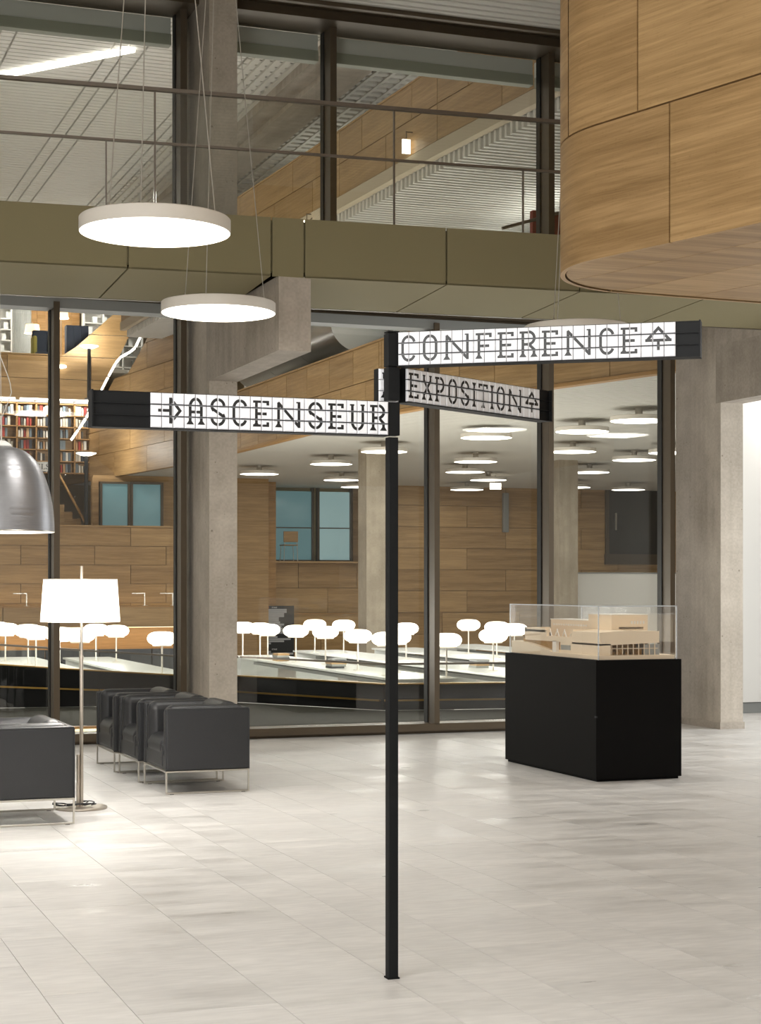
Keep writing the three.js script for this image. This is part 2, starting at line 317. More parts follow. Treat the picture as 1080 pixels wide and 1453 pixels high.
// ---- curved wooden volume hanging into the hall
{
  const d = struct('wooden_volume', 'large rounded volume clad in oak panels hanging from the ceiling', 'cladding', [6.5, 8, 3.57]);
  const co = new THREE.Vector2(4.557, 10.331), d1 = new THREE.Vector2(0.2737, -0.962).normalize(), d2 = new THREE.Vector2(0.999, 0.045).normalize(), R = 0.815, half = Math.acos(d1.dot(d2)) / 2, tl = R / Math.tan(half);
  const bis = d1.clone().add(d2).normalize(), ctr = co.clone().addScaledVector(bis, R / Math.sin(half)), t1 = co.clone().addScaledVector(d1, tl), t2 = co.clone().addScaledVector(d2, tl);
  const a1 = Math.atan2(t1.y - ctr.y, t1.x - ctr.x); let a2 = Math.atan2(t2.y - ctr.y, t2.x - ctr.x); while (a2 > a1) a2 -= Math.PI * 2; // clockwise in (u,v)
  const arcL = R * (a1 - a2), sideL = 7.2, backL = 6.5;
  // path parameter: s<0 on the straight side (towards the viewer), 0..arcL on the corner, beyond on the back
  const at = (s) => s <= 0 ? { p: t1.clone().addScaledVector(d1, -s), n: new THREE.Vector2(d1.y, -d1.x) } : s < arcL ? (() => { const a = a1 - s / R; return { p: new THREE.Vector2(ctr.x + R * Math.cos(a), ctr.y + R * Math.sin(a)), n: new THREE.Vector2(Math.cos(a), Math.sin(a)) }; })() : { p: t2.clone().addScaledVector(d2, s - arcL), n: new THREE.Vector2(-d2.y, d2.x) };
  const flip = at(-1).n.dot(new THREE.Vector2().subVectors(t1, ctr)) < 0 ? -1 : 1;
  const N = (s) => { const q = at(s); return s <= 0 ? q.n.multiplyScalar(flip) : q.n; };
  function curved(s0, s1, h0, h1, tin) {
    const n = Math.max(1, Math.ceil((s1 - s0) / 0.06)), pos = [], uv = [], ou = rnd() * 5, ov = rnd() * 5, ring = [];
    for (let i = 0; i <= n; i++) { const s = s0 + (s1 - s0) * i / n, q = at(s).p, m = N(s); ring.push([q, q.clone().addScaledVector(m, -tin), s]); }
    const quad = (a, b, c, e, ua, ub, uc, ue) => { for (const [x, t] of [[a, ua], [b, ub], [c, uc], [a, ua], [c, uc], [e, ue]]) { pos.push(x.x, x.y, x.z); uv.push(t[0] + ou, t[1] + ov); } };
    for (let i = 0; i < n; i++) {
      const [o0, i0, s] = ring[i], [o1, i1, e] = ring[i + 1], P = (q, h) => V(q.x, q.y, h);
      quad(P(o0, h0), P(o0, h1), P(o1, h1), P(o1, h0), [s, h0], [s, h1], [e, h1], [e, h0]);
      quad(P(o0, h0), P(o1, h0), P(i1, h0), P(i0, h0), [s, h0], [e, h0], [e, h0 - tin], [s, h0 - tin]);
      quad(P(o0, h1), P(i0, h1), P(i1, h1), P(o1, h1), [s, h1], [s, h1 + tin], [e, h1 + tin], [e, h1]);
    }
    for (const [o, i, s] of [ring[0], ring[n]]) quad(V(o.x, o.y, h0), V(i.x, i.y, h0), V(i.x, i.y, h1), V(o.x, o.y, h1), [s, h0], [s + tin, h0], [s + tin, h1], [s, h1]);
    const g = new THREE.BufferGeometry(); g.setAttribute('position', new THREE.Float32BufferAttribute(pos, 3)); g.setAttribute('uv', new THREE.Float32BufferAttribute(uv, 2)); g.computeVertexNormals();
    // smooth normals on the curved outer faces
    const nn = g.attributes.normal, pp = g.attributes.position;
    for (let i = 0; i < pp.count; i++) if (Math.abs(nn.getY(i)) < 0.1) { const x = pp.getX(i), v = -pp.getZ(i), rr = Math.hypot(x - ctr.x, v - ctr.y); if (Math.abs(rr - R) < 1e-3) { const sg = Math.sign(nn.getX(i) * (x - ctr.x) - nn.getZ(i) * (v - ctr.y)) || 1; nn.setXYZ(i, sg * (x - ctr.x) / rr, 0, -sg * (v - ctr.y) / rr); } }
    return g;
  }
  const rows = [3.57, 4.38, 5.5, 6.5, 7.0, 7.5], gp = 0.006;
  const cuts = [[-7.2, -5.4, -3.7, -2.15, -0.62, 1.35, 3.3, 5.2, arcL + backL], [-7.2, -4.8, -3.3, -1.85, -0.36, 0.31, 2.6, 4.4, arcL + backL], [-7.2, -5.4, -3.7, -2.15, -0.62, 1.35, 3.3, 5.2, arcL + backL], [-7.2, -4.8, -3.3, -1.85, -0.36, 0.31, 2.6, 4.4, arcL + backL], [-7.2, -5.4, -3.7, -2.15, -0.62, 1.35, 3.3, 5.2, arcL + backL]];
  for (let r = 0; r < 5; r++) for (let i = 0; i < cuts[r].length - 1; i++) wpart(d, 'oak_panel', curved(cuts[r][i] + gp, cuts[r][i + 1] - gp, rows[r] + (r ? gp : 0), rows[r + 1] - gp, 0.03), M.woods[(r * 2 + i) % 3]);
  // dark core behind the joints, then the underside in boards
  const outline = (inset) => { const o = []; for (let s = -sideL; s <= arcL + backL; s += 0.08) { const q = at(s).p.clone().addScaledVector(N(s), -inset); o.push([q.x, q.y]); } o.push([12.9, o[o.length - 1][1]], [12.9, o[0][1]]); return o; };
  wpart(d, 'core', planPoly(outline(0.03), 3.6, 7.5), M.woods[1]);
  const clip = (poly, nx, nv, c, keep) => { const out = []; const f = (p) => keep * (p[0] * nx + p[1] * nv - c); for (let i = 0; i < poly.length; i++) { const a = poly[i], b = poly[(i + 1) % poly.length], fa = f(a), fb = f(b); if (fa >= 0) out.push(a); if ((fa >= 0) !== (fb >= 0)) { const t = fa / (fa - fb); out.push([a[0] + t * (b[0] - a[0]), a[1] + t * (b[1] - a[1])]); } } return out; };
  const base = outline(0.04), nx = 0.962, nv = 0.2737, c0 = t1.x * nx + t1.y * nv;
  const offs = [-3, 0.42, 0.95, 1.5, 2.1, 2.7, 3.3, 9];
  for (let i = 0; i < offs.length - 1; i++) {
    let strip = clip(clip(base, nx, nv, c0 + offs[i] + 0.003, 1), nx, nv, c0 + offs[i + 1] - 0.003, -1);
    if (strip.length < 3) continue;
    const vs = [12, 9.3 - (i % 2) * 0.55, 7.3 + (i % 2) * 0.4, 5.2, -4];
    for (let k = 0; k < vs.length - 1; k++) { const pc = clip(clip(strip, 0, 1, vs[k] - 0.003, -1), 0, 1, vs[k + 1] + 0.003, 1); if (pc.length > 2) wpart(d, 'soffit_board', planPoly(pc, 3.578, 3.6), M.woods[(i + k) % 3]); }
  }
}

// ================================================================ THINGS IN THE HALL
// ---- round disc pendants
function discLamp(name, label, at, hCeil, D, group, opts = {}) {
  const g = thing(name, label, 'pendant lamp', at, group ? { group } : {}), r = D / 2, t = opts.t || 0.085;
  part(g, 'housing', lathe([[r - 0.004, 0.0], [r, 0.004], [r, t - 0.006], [r - 0.006, t], [0.001, t]], 72), M.lampBody);
  part(g, 'diffuser', (() => { const c = new THREE.CylinderGeometry(r - 0.005, r - 0.005, 0.01, 72); c.translate(0, 0.006, 0); return c; })(), M.glow);
  const top = hCeil - at[2];
  if (opts.short) {
    part(g, 'stem', cyl(0.06, 0.06, top - t, 0, t, 0, 16), M.lampBody);
  } else {
    for (let k = 0; k < 3; k++) { const a = 0.5 + k * 2.094, x = Math.cos(a) * (r - 0.08), z = Math.sin(a) * (r - 0.08); part(g, 'wire', rod(new THREE.Vector3(x, t, z), new THREE.Vector3(x * 0.04, top, z * 0.04), 0.0035, 6), M.wire); part(g, 'wire_grip', cyl(0.007, 0.005, 0.03, x, t, z, 8), M.steel); }
    part(g, 'canopy', cyl(0.06, 0.06, 0.03, 0, top - 0.03, 0, 24), M.lampBody);
  }
  areaLight(g, D * 0.68, D * 0.68, (opts.power || 1.6) * LAMP, WARM, new THREE.Vector3(0, -0.006, 0), DOWN);
  return g;
}
const HP = 'round disc pendants of the hall';
discLamp('disc_pendant', 'white disc pendant lamp hanging above the first armchair and floor lamp', [2.313, 10.131, 3.70], 7.5, 0.9, HP);
discLamp('disc_pendant', 'white disc pendant lamp hanging in front of the concrete bracket', [3.524, 13.209, 3.74], 7.5, 0.9, HP);
discLamp('disc_pendant', 'white disc pendant lamp hanging behind the upper sign arm', [6.68, 13.225, 3.72], 7.5, 0.9, HP);
for (const [u, v] of [[-1.3, 13.4], [-1.2, 9.4], [-0.6, 5.4], [2.3, 3.4], [-0.8, 0.6], [3.0, -0.8], [9.7, 13.2], [11.7, 13.0], [0.6, 15.4]]) discLamp('disc_pendant', 'added disc pendant lamp in the unseen part of the hall beside and behind the viewer', [u, v, 3.73], 7.5, 0.9, 'added disc pendants beside and behind the viewer');  // extra pendants out of view, added to light the hall
discLamp('added_room_disc', 'added ceiling disc lamp, unseen inside the side room behind the opening', [12.3, 18.0, 4.3], 4.6, 0.5, null, { short: true, power: 5.5 });  // unseen lamp added to brighten the white side room

// ---- signpost with three tiled arms
{
  const CW = 0.0445, RH = 0.0455, K = 80;                       // tile pitch, texture pixels per tile
  const glyph = {};
  const line = (c, ...p) => { c.beginPath(); c.moveTo(p[0][0], p[0][1]); for (const q of p.slice(1)) c.lineTo(q[0], q[1]); c.stroke(); };
  const serif = (c, x, y, d) => { c.beginPath(); c.moveTo(x - 0.34, y); c.lineTo(x + 0.34, y); c.lineTo(x + 0.12, y - d * 0.32); c.lineTo(x - 0.12, y - d * 0.32); c.fill(); };
  const T = 0.36, B = 2.62;
  glyph.C = [2, (c) => { c.beginPath(); c.ellipse(1, 1.1, 0.56, 0.66, 0, Math.PI, 1.9 * Math.PI); c.stroke(); line(c, [0.44, 1], [0.44, 2]); c.beginPath(); c.ellipse(1, 1.88, 0.56, 0.66, 0, Math.PI, 0.12 * Math.PI, true); c.stroke(); }];
  glyph.O = [2, (c) => { c.beginPath(); c.ellipse(1, 1.1, 0.56, 0.66, 0, Math.PI, 2 * Math.PI); c.stroke(); line(c, [0.44, 1], [0.44, 2]); line(c, [1.56, 1], [1.56, 2]); c.beginPath(); c.ellipse(1, 1.88, 0.56, 0.66, 0, Math.PI, 0, true); c.stroke(); }];
  glyph.N = [3, (c) => { line(c, [0.55, T + 0.1], [0.55, B]); serif(c, 0.55, B, 1); line(c, [0.5, T + 0.1], [2.45, B - 0.1]); line(c, [2.45, T], [2.45, B]); c.fillRect(2.2, T, 0.3, 0.12); }];
  glyph.F = [2, (c) => { line(c, [0.5, T], [0.5, B]); serif(c, 0.5, B, 1); c.fillRect(0.2, T, 1.4, 0.2); line(c, [1.55, T], [1.55, T + 0.4]); line(c, [0.5, 1.5], [1.45, 1.5]); }];
  glyph.E = [2, (c) => { glyph.F[1](c); c.fillRect(0.2, B - 0.2, 1.4, 0.2); line(c, [1.55, B - 0.4], [1.55, B]); }];
  glyph.R = [2, (c) => { line(c, [0.5, T], [0.5, B]); serif(c, 0.5, B, 1); c.fillRect(0.2, T, 0.8, 0.2); c.beginPath(); c.ellipse(0.95, 0.95, 0.58, 0.55, 0, -Math.PI / 2, Math.PI / 2); c.stroke(); line(c, [0.5, 1.5], [1.2, 1.5]); line(c, [1.05, 1.5], [1.5, 1.95], [1.5, B]); serif(c, 1.5, B, 1); }];
  glyph.A = [2, (c) => { c.beginPath(); c.ellipse(1, 1.1, 0.5, 0.66, 0, Math.PI, 2 * Math.PI); c.stroke(); line(c, [0.5, 1.05], [0.5, B]); line(c, [1.5, 1.05], [1.5, B]); line(c, [0.5, 1.55], [1.5, 1.55]); serif(c, 0.5, B, 1); serif(c, 1.5, B, 1); }];
  glyph.S = [2, (c) => { c.beginPath(); c.ellipse(1, 0.98, 0.55, 0.56, 0, 0.75 * Math.PI, 1.98 * Math.PI); c.stroke(); line(c, [0.55, 1.25], [1.5, 1.85]); c.beginPath(); c.ellipse(1, 2.0, 0.55, 0.56, 0, 0.98 * Math.PI, -0.2 * Math.PI, true); c.stroke(); }];
  glyph.U = [2, (c) => { line(c, [0.5, T], [0.5, 2]); line(c, [1.5, T], [1.5, 2]); c.fillRect(0.28, T, 0.4, 0.14); c.fillRect(1.28, T, 0.4, 0.14); c.beginPath(); c.ellipse(1, 1.95, 0.5, 0.6, 0, Math.PI, 0, true); c.stroke(); }];
  glyph.X = [2, (c) => { line(c, [0.5, T], [0.5, 0.85], [1.5, 2.15], [1.5, B]); line(c, [1.5, T], [1.5, 0.85], [0.5, 2.15], [0.5, B]); serif(c, 0.5, B, 1); serif(c, 1.5, B, 1); c.fillRect(0.3, T, 0.4, 0.12); c.fillRect(1.3, T, 0.4, 0.12); }];
  glyph.P = [2, (c) => { line(c, [0.5, T], [0.5, B]); serif(c, 0.5, B, 1); c.fillRect(0.2, T, 0.8, 0.2); c.beginPath(); c.ellipse(0.95, 1.05, 0.58, 0.62, 0, -Math.PI / 2, Math.PI / 2); c.stroke(); line(c, [0.5, 1.67], [1.0, 1.67]); }];
  glyph.I = [1, (c) => { line(c, [0.5, T], [0.5, B]); serif(c, 0.5, B, 1); serif(c, 0.5, T, -1); }];
  glyph.T = [2, (c) => { line(c, [1, T], [1, B]); serif(c, 1, B, 1); c.fillRect(0.3, T, 1.4, 0.2); line(c, [0.35, T], [0.35, T + 0.4]); line(c, [1.65, T], [1.65, T + 0.4]); }];
  glyph['^'] = [3, (c) => { line(c, [0.5, 1.55], [1.5, 0.5], [2.5, 1.55]); line(c, [0.35, 1.55], [2.65, 1.55]); line(c, [1.5, 1.5], [1.5, 2.4]); }];
  glyph['>'] = [3, (c) => { line(c, [1.75, 0.45], [2.6, 1.5], [1.75, 2.55]); line(c, [1.75, 0.4], [1.75, 2.6]); line(c, [0.65, 1.5], [1.75, 1.5]); }];
  function strip(text) {
    const cols = [...text].reduce((n, ch) => n + glyph[ch][0], 0), cv = document.createElement('canvas'); cv.width = cols * K; cv.height = 3 * K;
    const c = cv.getContext('2d'); c.fillStyle = '#ebebee'; c.fillRect(0, 0, cv.width, cv.height);
    c.fillStyle = c.strokeStyle = '#121111'; c.lineWidth = 0.25; let x = 0;
    for (const ch of text) { c.save(); c.setTransform(K, 0, 0, K, x * K, 0); c.lineWidth = 0.25; c.lineJoin = 'miter'; glyph[ch][1](c); c.restore(); x += glyph[ch][0]; }
    c.fillStyle = '#ebebee';                                   // stencil bridges at the tile edges
    for (let i = 0; i <= cols; i++) c.fillRect(i * K - 0.06 * K, 0, 0.12 * K, cv.height);
    for (let i = 0; i <= 3; i++) c.fillRect(0, i * K - 0.07 * K, cv.width, 0.14 * K);
    const t = new THREE.CanvasTexture(cv); t.colorSpace = THREE.SRGBColorSpace; t.anisotropy = 8; return [t, cols];
  }
  // one tile: chamfered cap, faces +z; uv cell (i, r) of n columns
  function tile(x, y, z, w, h, i, r, n) {
    const a = 0.0012, ch = 0.005, t = 0.011, pos = [], uv = [];
    const q = (s, zz) => [[x + s, y + s, zz], [x + w - s, y + s, zz], [x + w - s, y + h - s, zz], [x + s, y + h - s, zz]];
    const b = q(a, z), m = q(a, z + t - ch * 0.6), f = q(ch, z + t);
    const tri = (...p) => { for (const [px, py, pz] of p) { pos.push(px, py, pz); uv.push((i + (px - x) / w) / n, (2 - r + (py - y) / h) / 3); } };
    const quad = (A, B, C, D) => tri(A, B, C, A, C, D);
    quad(...f); for (let k = 0; k < 4; k++) { const l = (k + 1) % 4; quad(m[k], m[l], f[l], f[k]); quad(b[k], b[l], m[l], m[k]); }
    const g = new THREE.BufferGeometry(); g.setAttribute('position', new THREE.Float32BufferAttribute(pos, 3)); g.setAttribute('uv', new THREE.Float32BufferAttribute(uv, 2)); g.computeVertexNormals(); return g;
  }
  const PU = 2.482, PV = 6.577;
  const sgn = thing('signpost', 'black signpost with three arms of white letter tiles', 'signpost', [PU, PV, 0]);
  part(sgn, 'pole', rbox(0.042, 2.2, 0.042, 0.003, 0, 1.1, 0, 1), M.black);
  part(sgn, 'foot', lbox(0.05, 0.006, 0.05, 0, 0.003, 0), M.blackMatt);
  const levels = { top: 2.487, mid: 2.349, low: 2.206 };
  for (const h of Object.values(levels)) part(sgn, 'hinge_block', rbox(0.052, 0.135, 0.052, 0.003, 0, h + 0.068, 0, 1), M.black);
  part(sgn, 'top_cap', rbox(0.05, 0.006, 0.05, 0.002, 0, levels.top + 0.141, 0, 1), M.black);
  // arm: local +x along the arm seen from its reading face (+z); len columns, text placed after `lead` columns
  function arm(text, y, ang, x0, cols, lead, flip) {
    const a = new THREE.Group(); a.name = 'arm'; a.position.y = y; a.rotation.y = ang; sgn.add(a);
    const [tex, n] = strip(text), m = std({ map: tex, roughness: 0.38 }), L = cols * CW, H3 = 3 * RH, th = 0.044;
    part(a, 'arm_core', lbox(L, H3 - 0.004, th, x0 + L / 2, H3 / 2, 0), M.black);
    part(a, 'arm_base', lbox(L + 0.004, 0.004, th + 0.03, x0 + L / 2, -0.001, 0), M.black);
    part(a, 'arm_lid', lbox(L + 0.004, 0.003, th + 0.004, x0 + L / 2, H3, 0), M.black);
    for (const r of [1, 2]) for (const s of [-1, 1]) part(a, 'track', lbox(L, 0.003, 0.014, x0 + L / 2, r * RH, s * (th / 2 + 0.006)), M.black);
    const ends = flip ? x0 : x0 + L; part(a, 'end_plate', lbox(0.006, H3 + 0.006, th + 0.032, ends + (flip ? -0.003 : 0.003), H3 / 2, 0), M.black);
    for (let i = 0; i < n; i++) for (let r = 0; r < 3; r++) part(a, 'tile', tile(x0 + (lead + i) * CW, (2 - r) * RH, th / 2, CW, RH, i, r, n), m);
    const back = []; for (let i = 0; i < n; i++) for (let r = 0; r < 3; r++) { const g = tile(-(x0 + (lead + i + 1) * CW), (2 - r) * RH, th / 2, CW, RH, 0, 0, 1); g.rotateY(Math.PI); back.push(g); }
    part(a, 'rear_tiles', merged(back), M.tileSide).userData.kind = 'stuff';
    return a;
  }
  const deg = Math.PI / 180;
  arm('CONFERENCE^', levels.top, -35 * deg, 0.034, 27, 0, false);
  arm('EXPOSITION^', levels.mid, 31 * deg, 0.062, 24, 0, false);
  arm('>ASCENSEUR', levels.low, 0, -0.026 - 27 * CW, 27, 5, true);
  // stub of the middle arm: two columns of tiles behind the pole
  const st = new THREE.Group(); st.name = 'arm_stub'; st.position.set(0.0, levels.mid, -0.075); sgn.add(st);
  part(st, 'stub_core', lbox(0.094, 3 * RH, 0.04, 0.004, 1.5 * RH, 0), M.black);
  const [tx] = strip('X'), mx = std({ map: tx, roughness: 0.38 });
  for (let i = 0; i < 2; i++) for (let r = 0; r < 3; r++) part(st, 'tile', tile(-0.043 + i * CW + 0.004, (2 - r) * RH, 0.02, CW, RH, i, r, 2), mx);
  part(st, 'stub_link', lbox(0.03, 0.1, 0.06, 0, 0.07, 0.04), M.black);
}

// ---- armchairs (face -x)
{
  const c = thing('armchair', 'dark leather cube armchair at the floor lamp end of the row of three', 'armchair', [3.36, 13.29, 0], { group: 'row of three dark leather armchairs' });
  const Dp = 0.665, Wd = 0.78, b = 0.178, t = 0.655, x0 = -Dp / 2, x1 = Dp / 2, z0 = -Wd / 2, z1 = Wd / 2;
  for (const s of [-1, 1]) part(c, 'side_panel', rbox(Dp, t - b, 0.06, 0.018, 0, (t + b) / 2, s * (Wd / 2 - 0.03)), M.leather);
  part(c, 'back_panel', rbox(0.06, t - b, Wd - 0.02, 0.018, x1 - 0.03, (t + b) / 2, 0), M.leather);
  part(c, 'base', rbox(Dp - 0.02, 0.12, Wd - 0.04, 0.015, 0, b + 0.062, 0), M.leather);
  const puff = (w, h, d, x, y, z, bx, by, bz) => {              // soft cushion: a rounded box blown up in the middle of its faces
    const g = new RoundedBoxGeometry(w, h, d, 8, Math.min(w, h, d) * 0.42), p = g.attributes.position;
    for (let i = 0; i < p.count; i++) { const X = p.getX(i) / (w / 2), Y = p.getY(i) / (h / 2), Z = p.getZ(i) / (d / 2); p.setXYZ(i, p.getX(i) + bx * X * (1 - Y * Y) * (1 - Z * Z), p.getY(i) + by * Y * (1 - X * X) * (1 - Z * Z), p.getZ(i) + bz * Z * (1 - X * X) * (1 - Y * Y)); }
    g.computeVertexNormals(); g.translate(x, y, z); return uvBox(g, 1);
  };
  part(c, 'seat_cushion', puff(Dp - 0.16, 0.17, Wd - 0.26, -0.075, 0.345, 0, 0.012, 0.022, 0), M.leather);
  part(c, 'seat_front', rbox(0.06, 0.19, Wd - 0.26, 0.025, x0 + 0.034, 0.285, 0), M.leather);
  for (const s of [-1, 1]) part(c, 'arm_cushion', puff(Dp - 0.035, 0.385, 0.15, -0.004, 0.478, s * (Wd / 2 - 0.108), 0.0, 0.012, 0.035), M.leather);
  part(c, 'back_cushion', puff(0.19, 0.38, Wd - 0.16, x1 - 0.135, 0.488, 0, 0.045, 0.03, 0.0), M.leather);
  for (const s of [-1, 1]) { const z = s * (Wd / 2 - 0.004), P = (x, y) => new THREE.Vector3(x, y, z); part(c, 'piping', merged([rod(P(x0 + 0.006, b), P(x0 + 0.006, t - 0.012), 0.005, 6), rod(P(x0 + 0.01, t - 0.006), P(x1 - 0.01, t - 0.006), 0.005, 6), rod(P(x1 - 0.006, b), P(x1 - 0.006, t - 0.012), 0.005, 6)]), M.leatherSeam); }
  // frame: top ring and two sled loops
  const bar = (w, h, d, x, y, z) => rbox(w, h, d, 0.003, x, y, z, 1), q = 0.014;
  part(c, 'frame', merged([bar(Dp, q, q, 0, b - 0.006, z0 + 0.012), bar(Dp, q, q, 0, b - 0.006, z1 - 0.012), bar(q, q, Wd - 0.03, x0 + 0.008, b - 0.006, 0), bar(q, q, Wd - 0.03, x1 - 0.008, b - 0.006, 0)]), M.steel);
  for (const s of [-1, 1]) {
    const z = s * (Wd / 2 - 0.012); for (const x of [x0 + 0.008, x1 - 0.008]) part(c, 'leg', bar(q, b - 0.01, q, x, b / 2, z), M.steel);
    part(c, 'sled_bar', bar(Dp - 0.03, q, q, 0, 0.009, z), M.steel);
    for (const x of [x0 + 0.05, x1 - 0.05]) part(c, 'glide', lbox(0.03, 0.004, 0.014, x, 0.002, z), M.blackMatt);
  }
  copyOf(c, [3.33, 14.13, 0], 'dark grey leather cube armchair in the middle of the row of three');
  copyOf(c, [3.30, 14.95, 0], 'dark leather cube armchair of the row of three, closest to the glass wall');
  const d = copyOf(c, [1.757, 11.915, 0], 'single dark grey leather cube armchair standing beside the floor lamp, apart from the row'); delete d.userData.group;
}
// ---- floor lamp
{
  const l = thing('floor_lamp', 'slim nickel floor lamp with a white drum shade beside the armchair', 'floor lamp', [2.274, 12.344, 0]);
  part(l, 'base', lathe([[0.001, 0], [0.186, 0], [0.19, 0.004], [0.19, 0.012], [0.184, 0.016], [0.001, 0.016]], 64), M.nickel);
  part(l, 'pole', cyl(0.0135, 0.0135, 1.08, 0.008, 0.016, 0, 20), M.nickel);
  part(l, 'inner_rod', cyl(0.0095, 0.0095, 0.66, 0.008, 1.076, 0, 16), M.nickel);
  part(l, 'guide_tube', cyl(0.0125, 0.0125, 0.37, -0.018, 0.016, 0.006, 16), M.nickel);
  part(l, 'collar', cyl(0.016, 0.016, 0.02, 0.008, 1.07, 0, 20), M.nickel);
  const sh = part(l, 'shade', lathe([[0.283, 1.337], [0.2615, 1.64]], 72), M.shade);
  part(sh, 'shade_seam', lbox(0.006, 0.3, 0.002, -0.05, 1.488, 0.2705), M.lampBody);
  part(l, 'shade_ring', (() => { const t = new THREE.TorusGeometry(0.2615, 0.003, 6, 64); t.rotateX(Math.PI / 2); t.translate(0, 1.64, 0); return t; })(), M.lampBody);
  part(l, 'bulb', (() => { const s = new THREE.SphereGeometry(0.05, 20, 14); s.translate(0, 1.48, 0.03); return s; })(), M.glowSoft);
  const pl = new THREE.PointLight(WARM, 3.2); pl.position.set(0, 1.48, 0.03); pl.castShadow = true; pl.shadow.radius = 2; l.add(pl);
  const cp = []; for (let i = 0; i < 26; i++) { const a = i * 0.62, r = 0.07 + 0.05 * Math.sin(i * 1.7); cp.push(new THREE.Vector3(-0.04 + Math.cos(a) * (r + 0.05), 0.022 + 0.02 * Math.abs(Math.sin(i * 0.9)), Math.sin(a) * r)); }
  part(l, 'cord', tube(cp, 0.004, 6, false, 200), M.cord);
}
// ---- metal dome pendant at the left edge
{
  const d = thing('dome_pendant', 'brushed aluminium dome pendant lamp with a loose cable', 'pendant lamp', [1.55, 11.155, 1.937]);
  const pr = []; for (let i = 0; i <= 22; i++) { const a = i / 22 * Math.PI / 2; pr.push([0.333 * Math.cos(a) ** 0.72 + 0.001, 0.545 * Math.sin(a) ** 1.0]); }
  part(d, 'dome', lathe(pr, 72), M.brushed);
  part(d, 'dome_lining', lathe(pr.map(([r, y]) => [Math.max(0.0005, r - 0.008), Math.max(0, y - 0.008)]), 72), M.white);
  part(d, 'rim', (() => { const t = new THREE.TorusGeometry(0.331, 0.005, 8, 72); t.rotateX(Math.PI / 2); t.translate(0, 0.002, 0); return t; })(), M.steel);
  part(d, 'bulb', (() => { const s = new THREE.SphereGeometry(0.06, 20, 14); s.translate(0, 0.2, 0); return s; })(), M.glowSoft);
  const pl = new THREE.PointLight(WARM, 4); pl.position.set(0, 0.2, 0); pl.castShadow = true; pl.shadow.radius = 3; d.add(pl);
  part(d, 'cap', lathe([[0.001, 0.585], [0.03, 0.58], [0.06, 0.56], [0.07, 0.535], [0.001, 0.535]], 32), M.white);
  part(d, 'hook', cyl(0.006, 0.006, 0.16, 0, 0.58, 0, 8), M.steel);
  part(d, 'suspension', rod(new THREE.Vector3(0, 0.72, 0), new THREE.Vector3(-0.06, 5.56, 0.02), 0.0025, 6), M.wire);
  part(d, 'cable', tube([new THREE.Vector3(0, 0.72, 0), new THREE.Vector3(0.03, 0.8, 0), new THREE.Vector3(0.064, 0.885, 0), new THREE.Vector3(0.05, 0.97, 0), new THREE.Vector3(-0.02, 1.15, 0.01), new THREE.Vector3(-0.16, 1.6, 0.02), new THREE.Vector3(-0.25, 2.6, 0.0), new THREE.Vector3(-0.06, 5.56, 0.02)], 0.0035, 6, false, 80), M.wire);
}
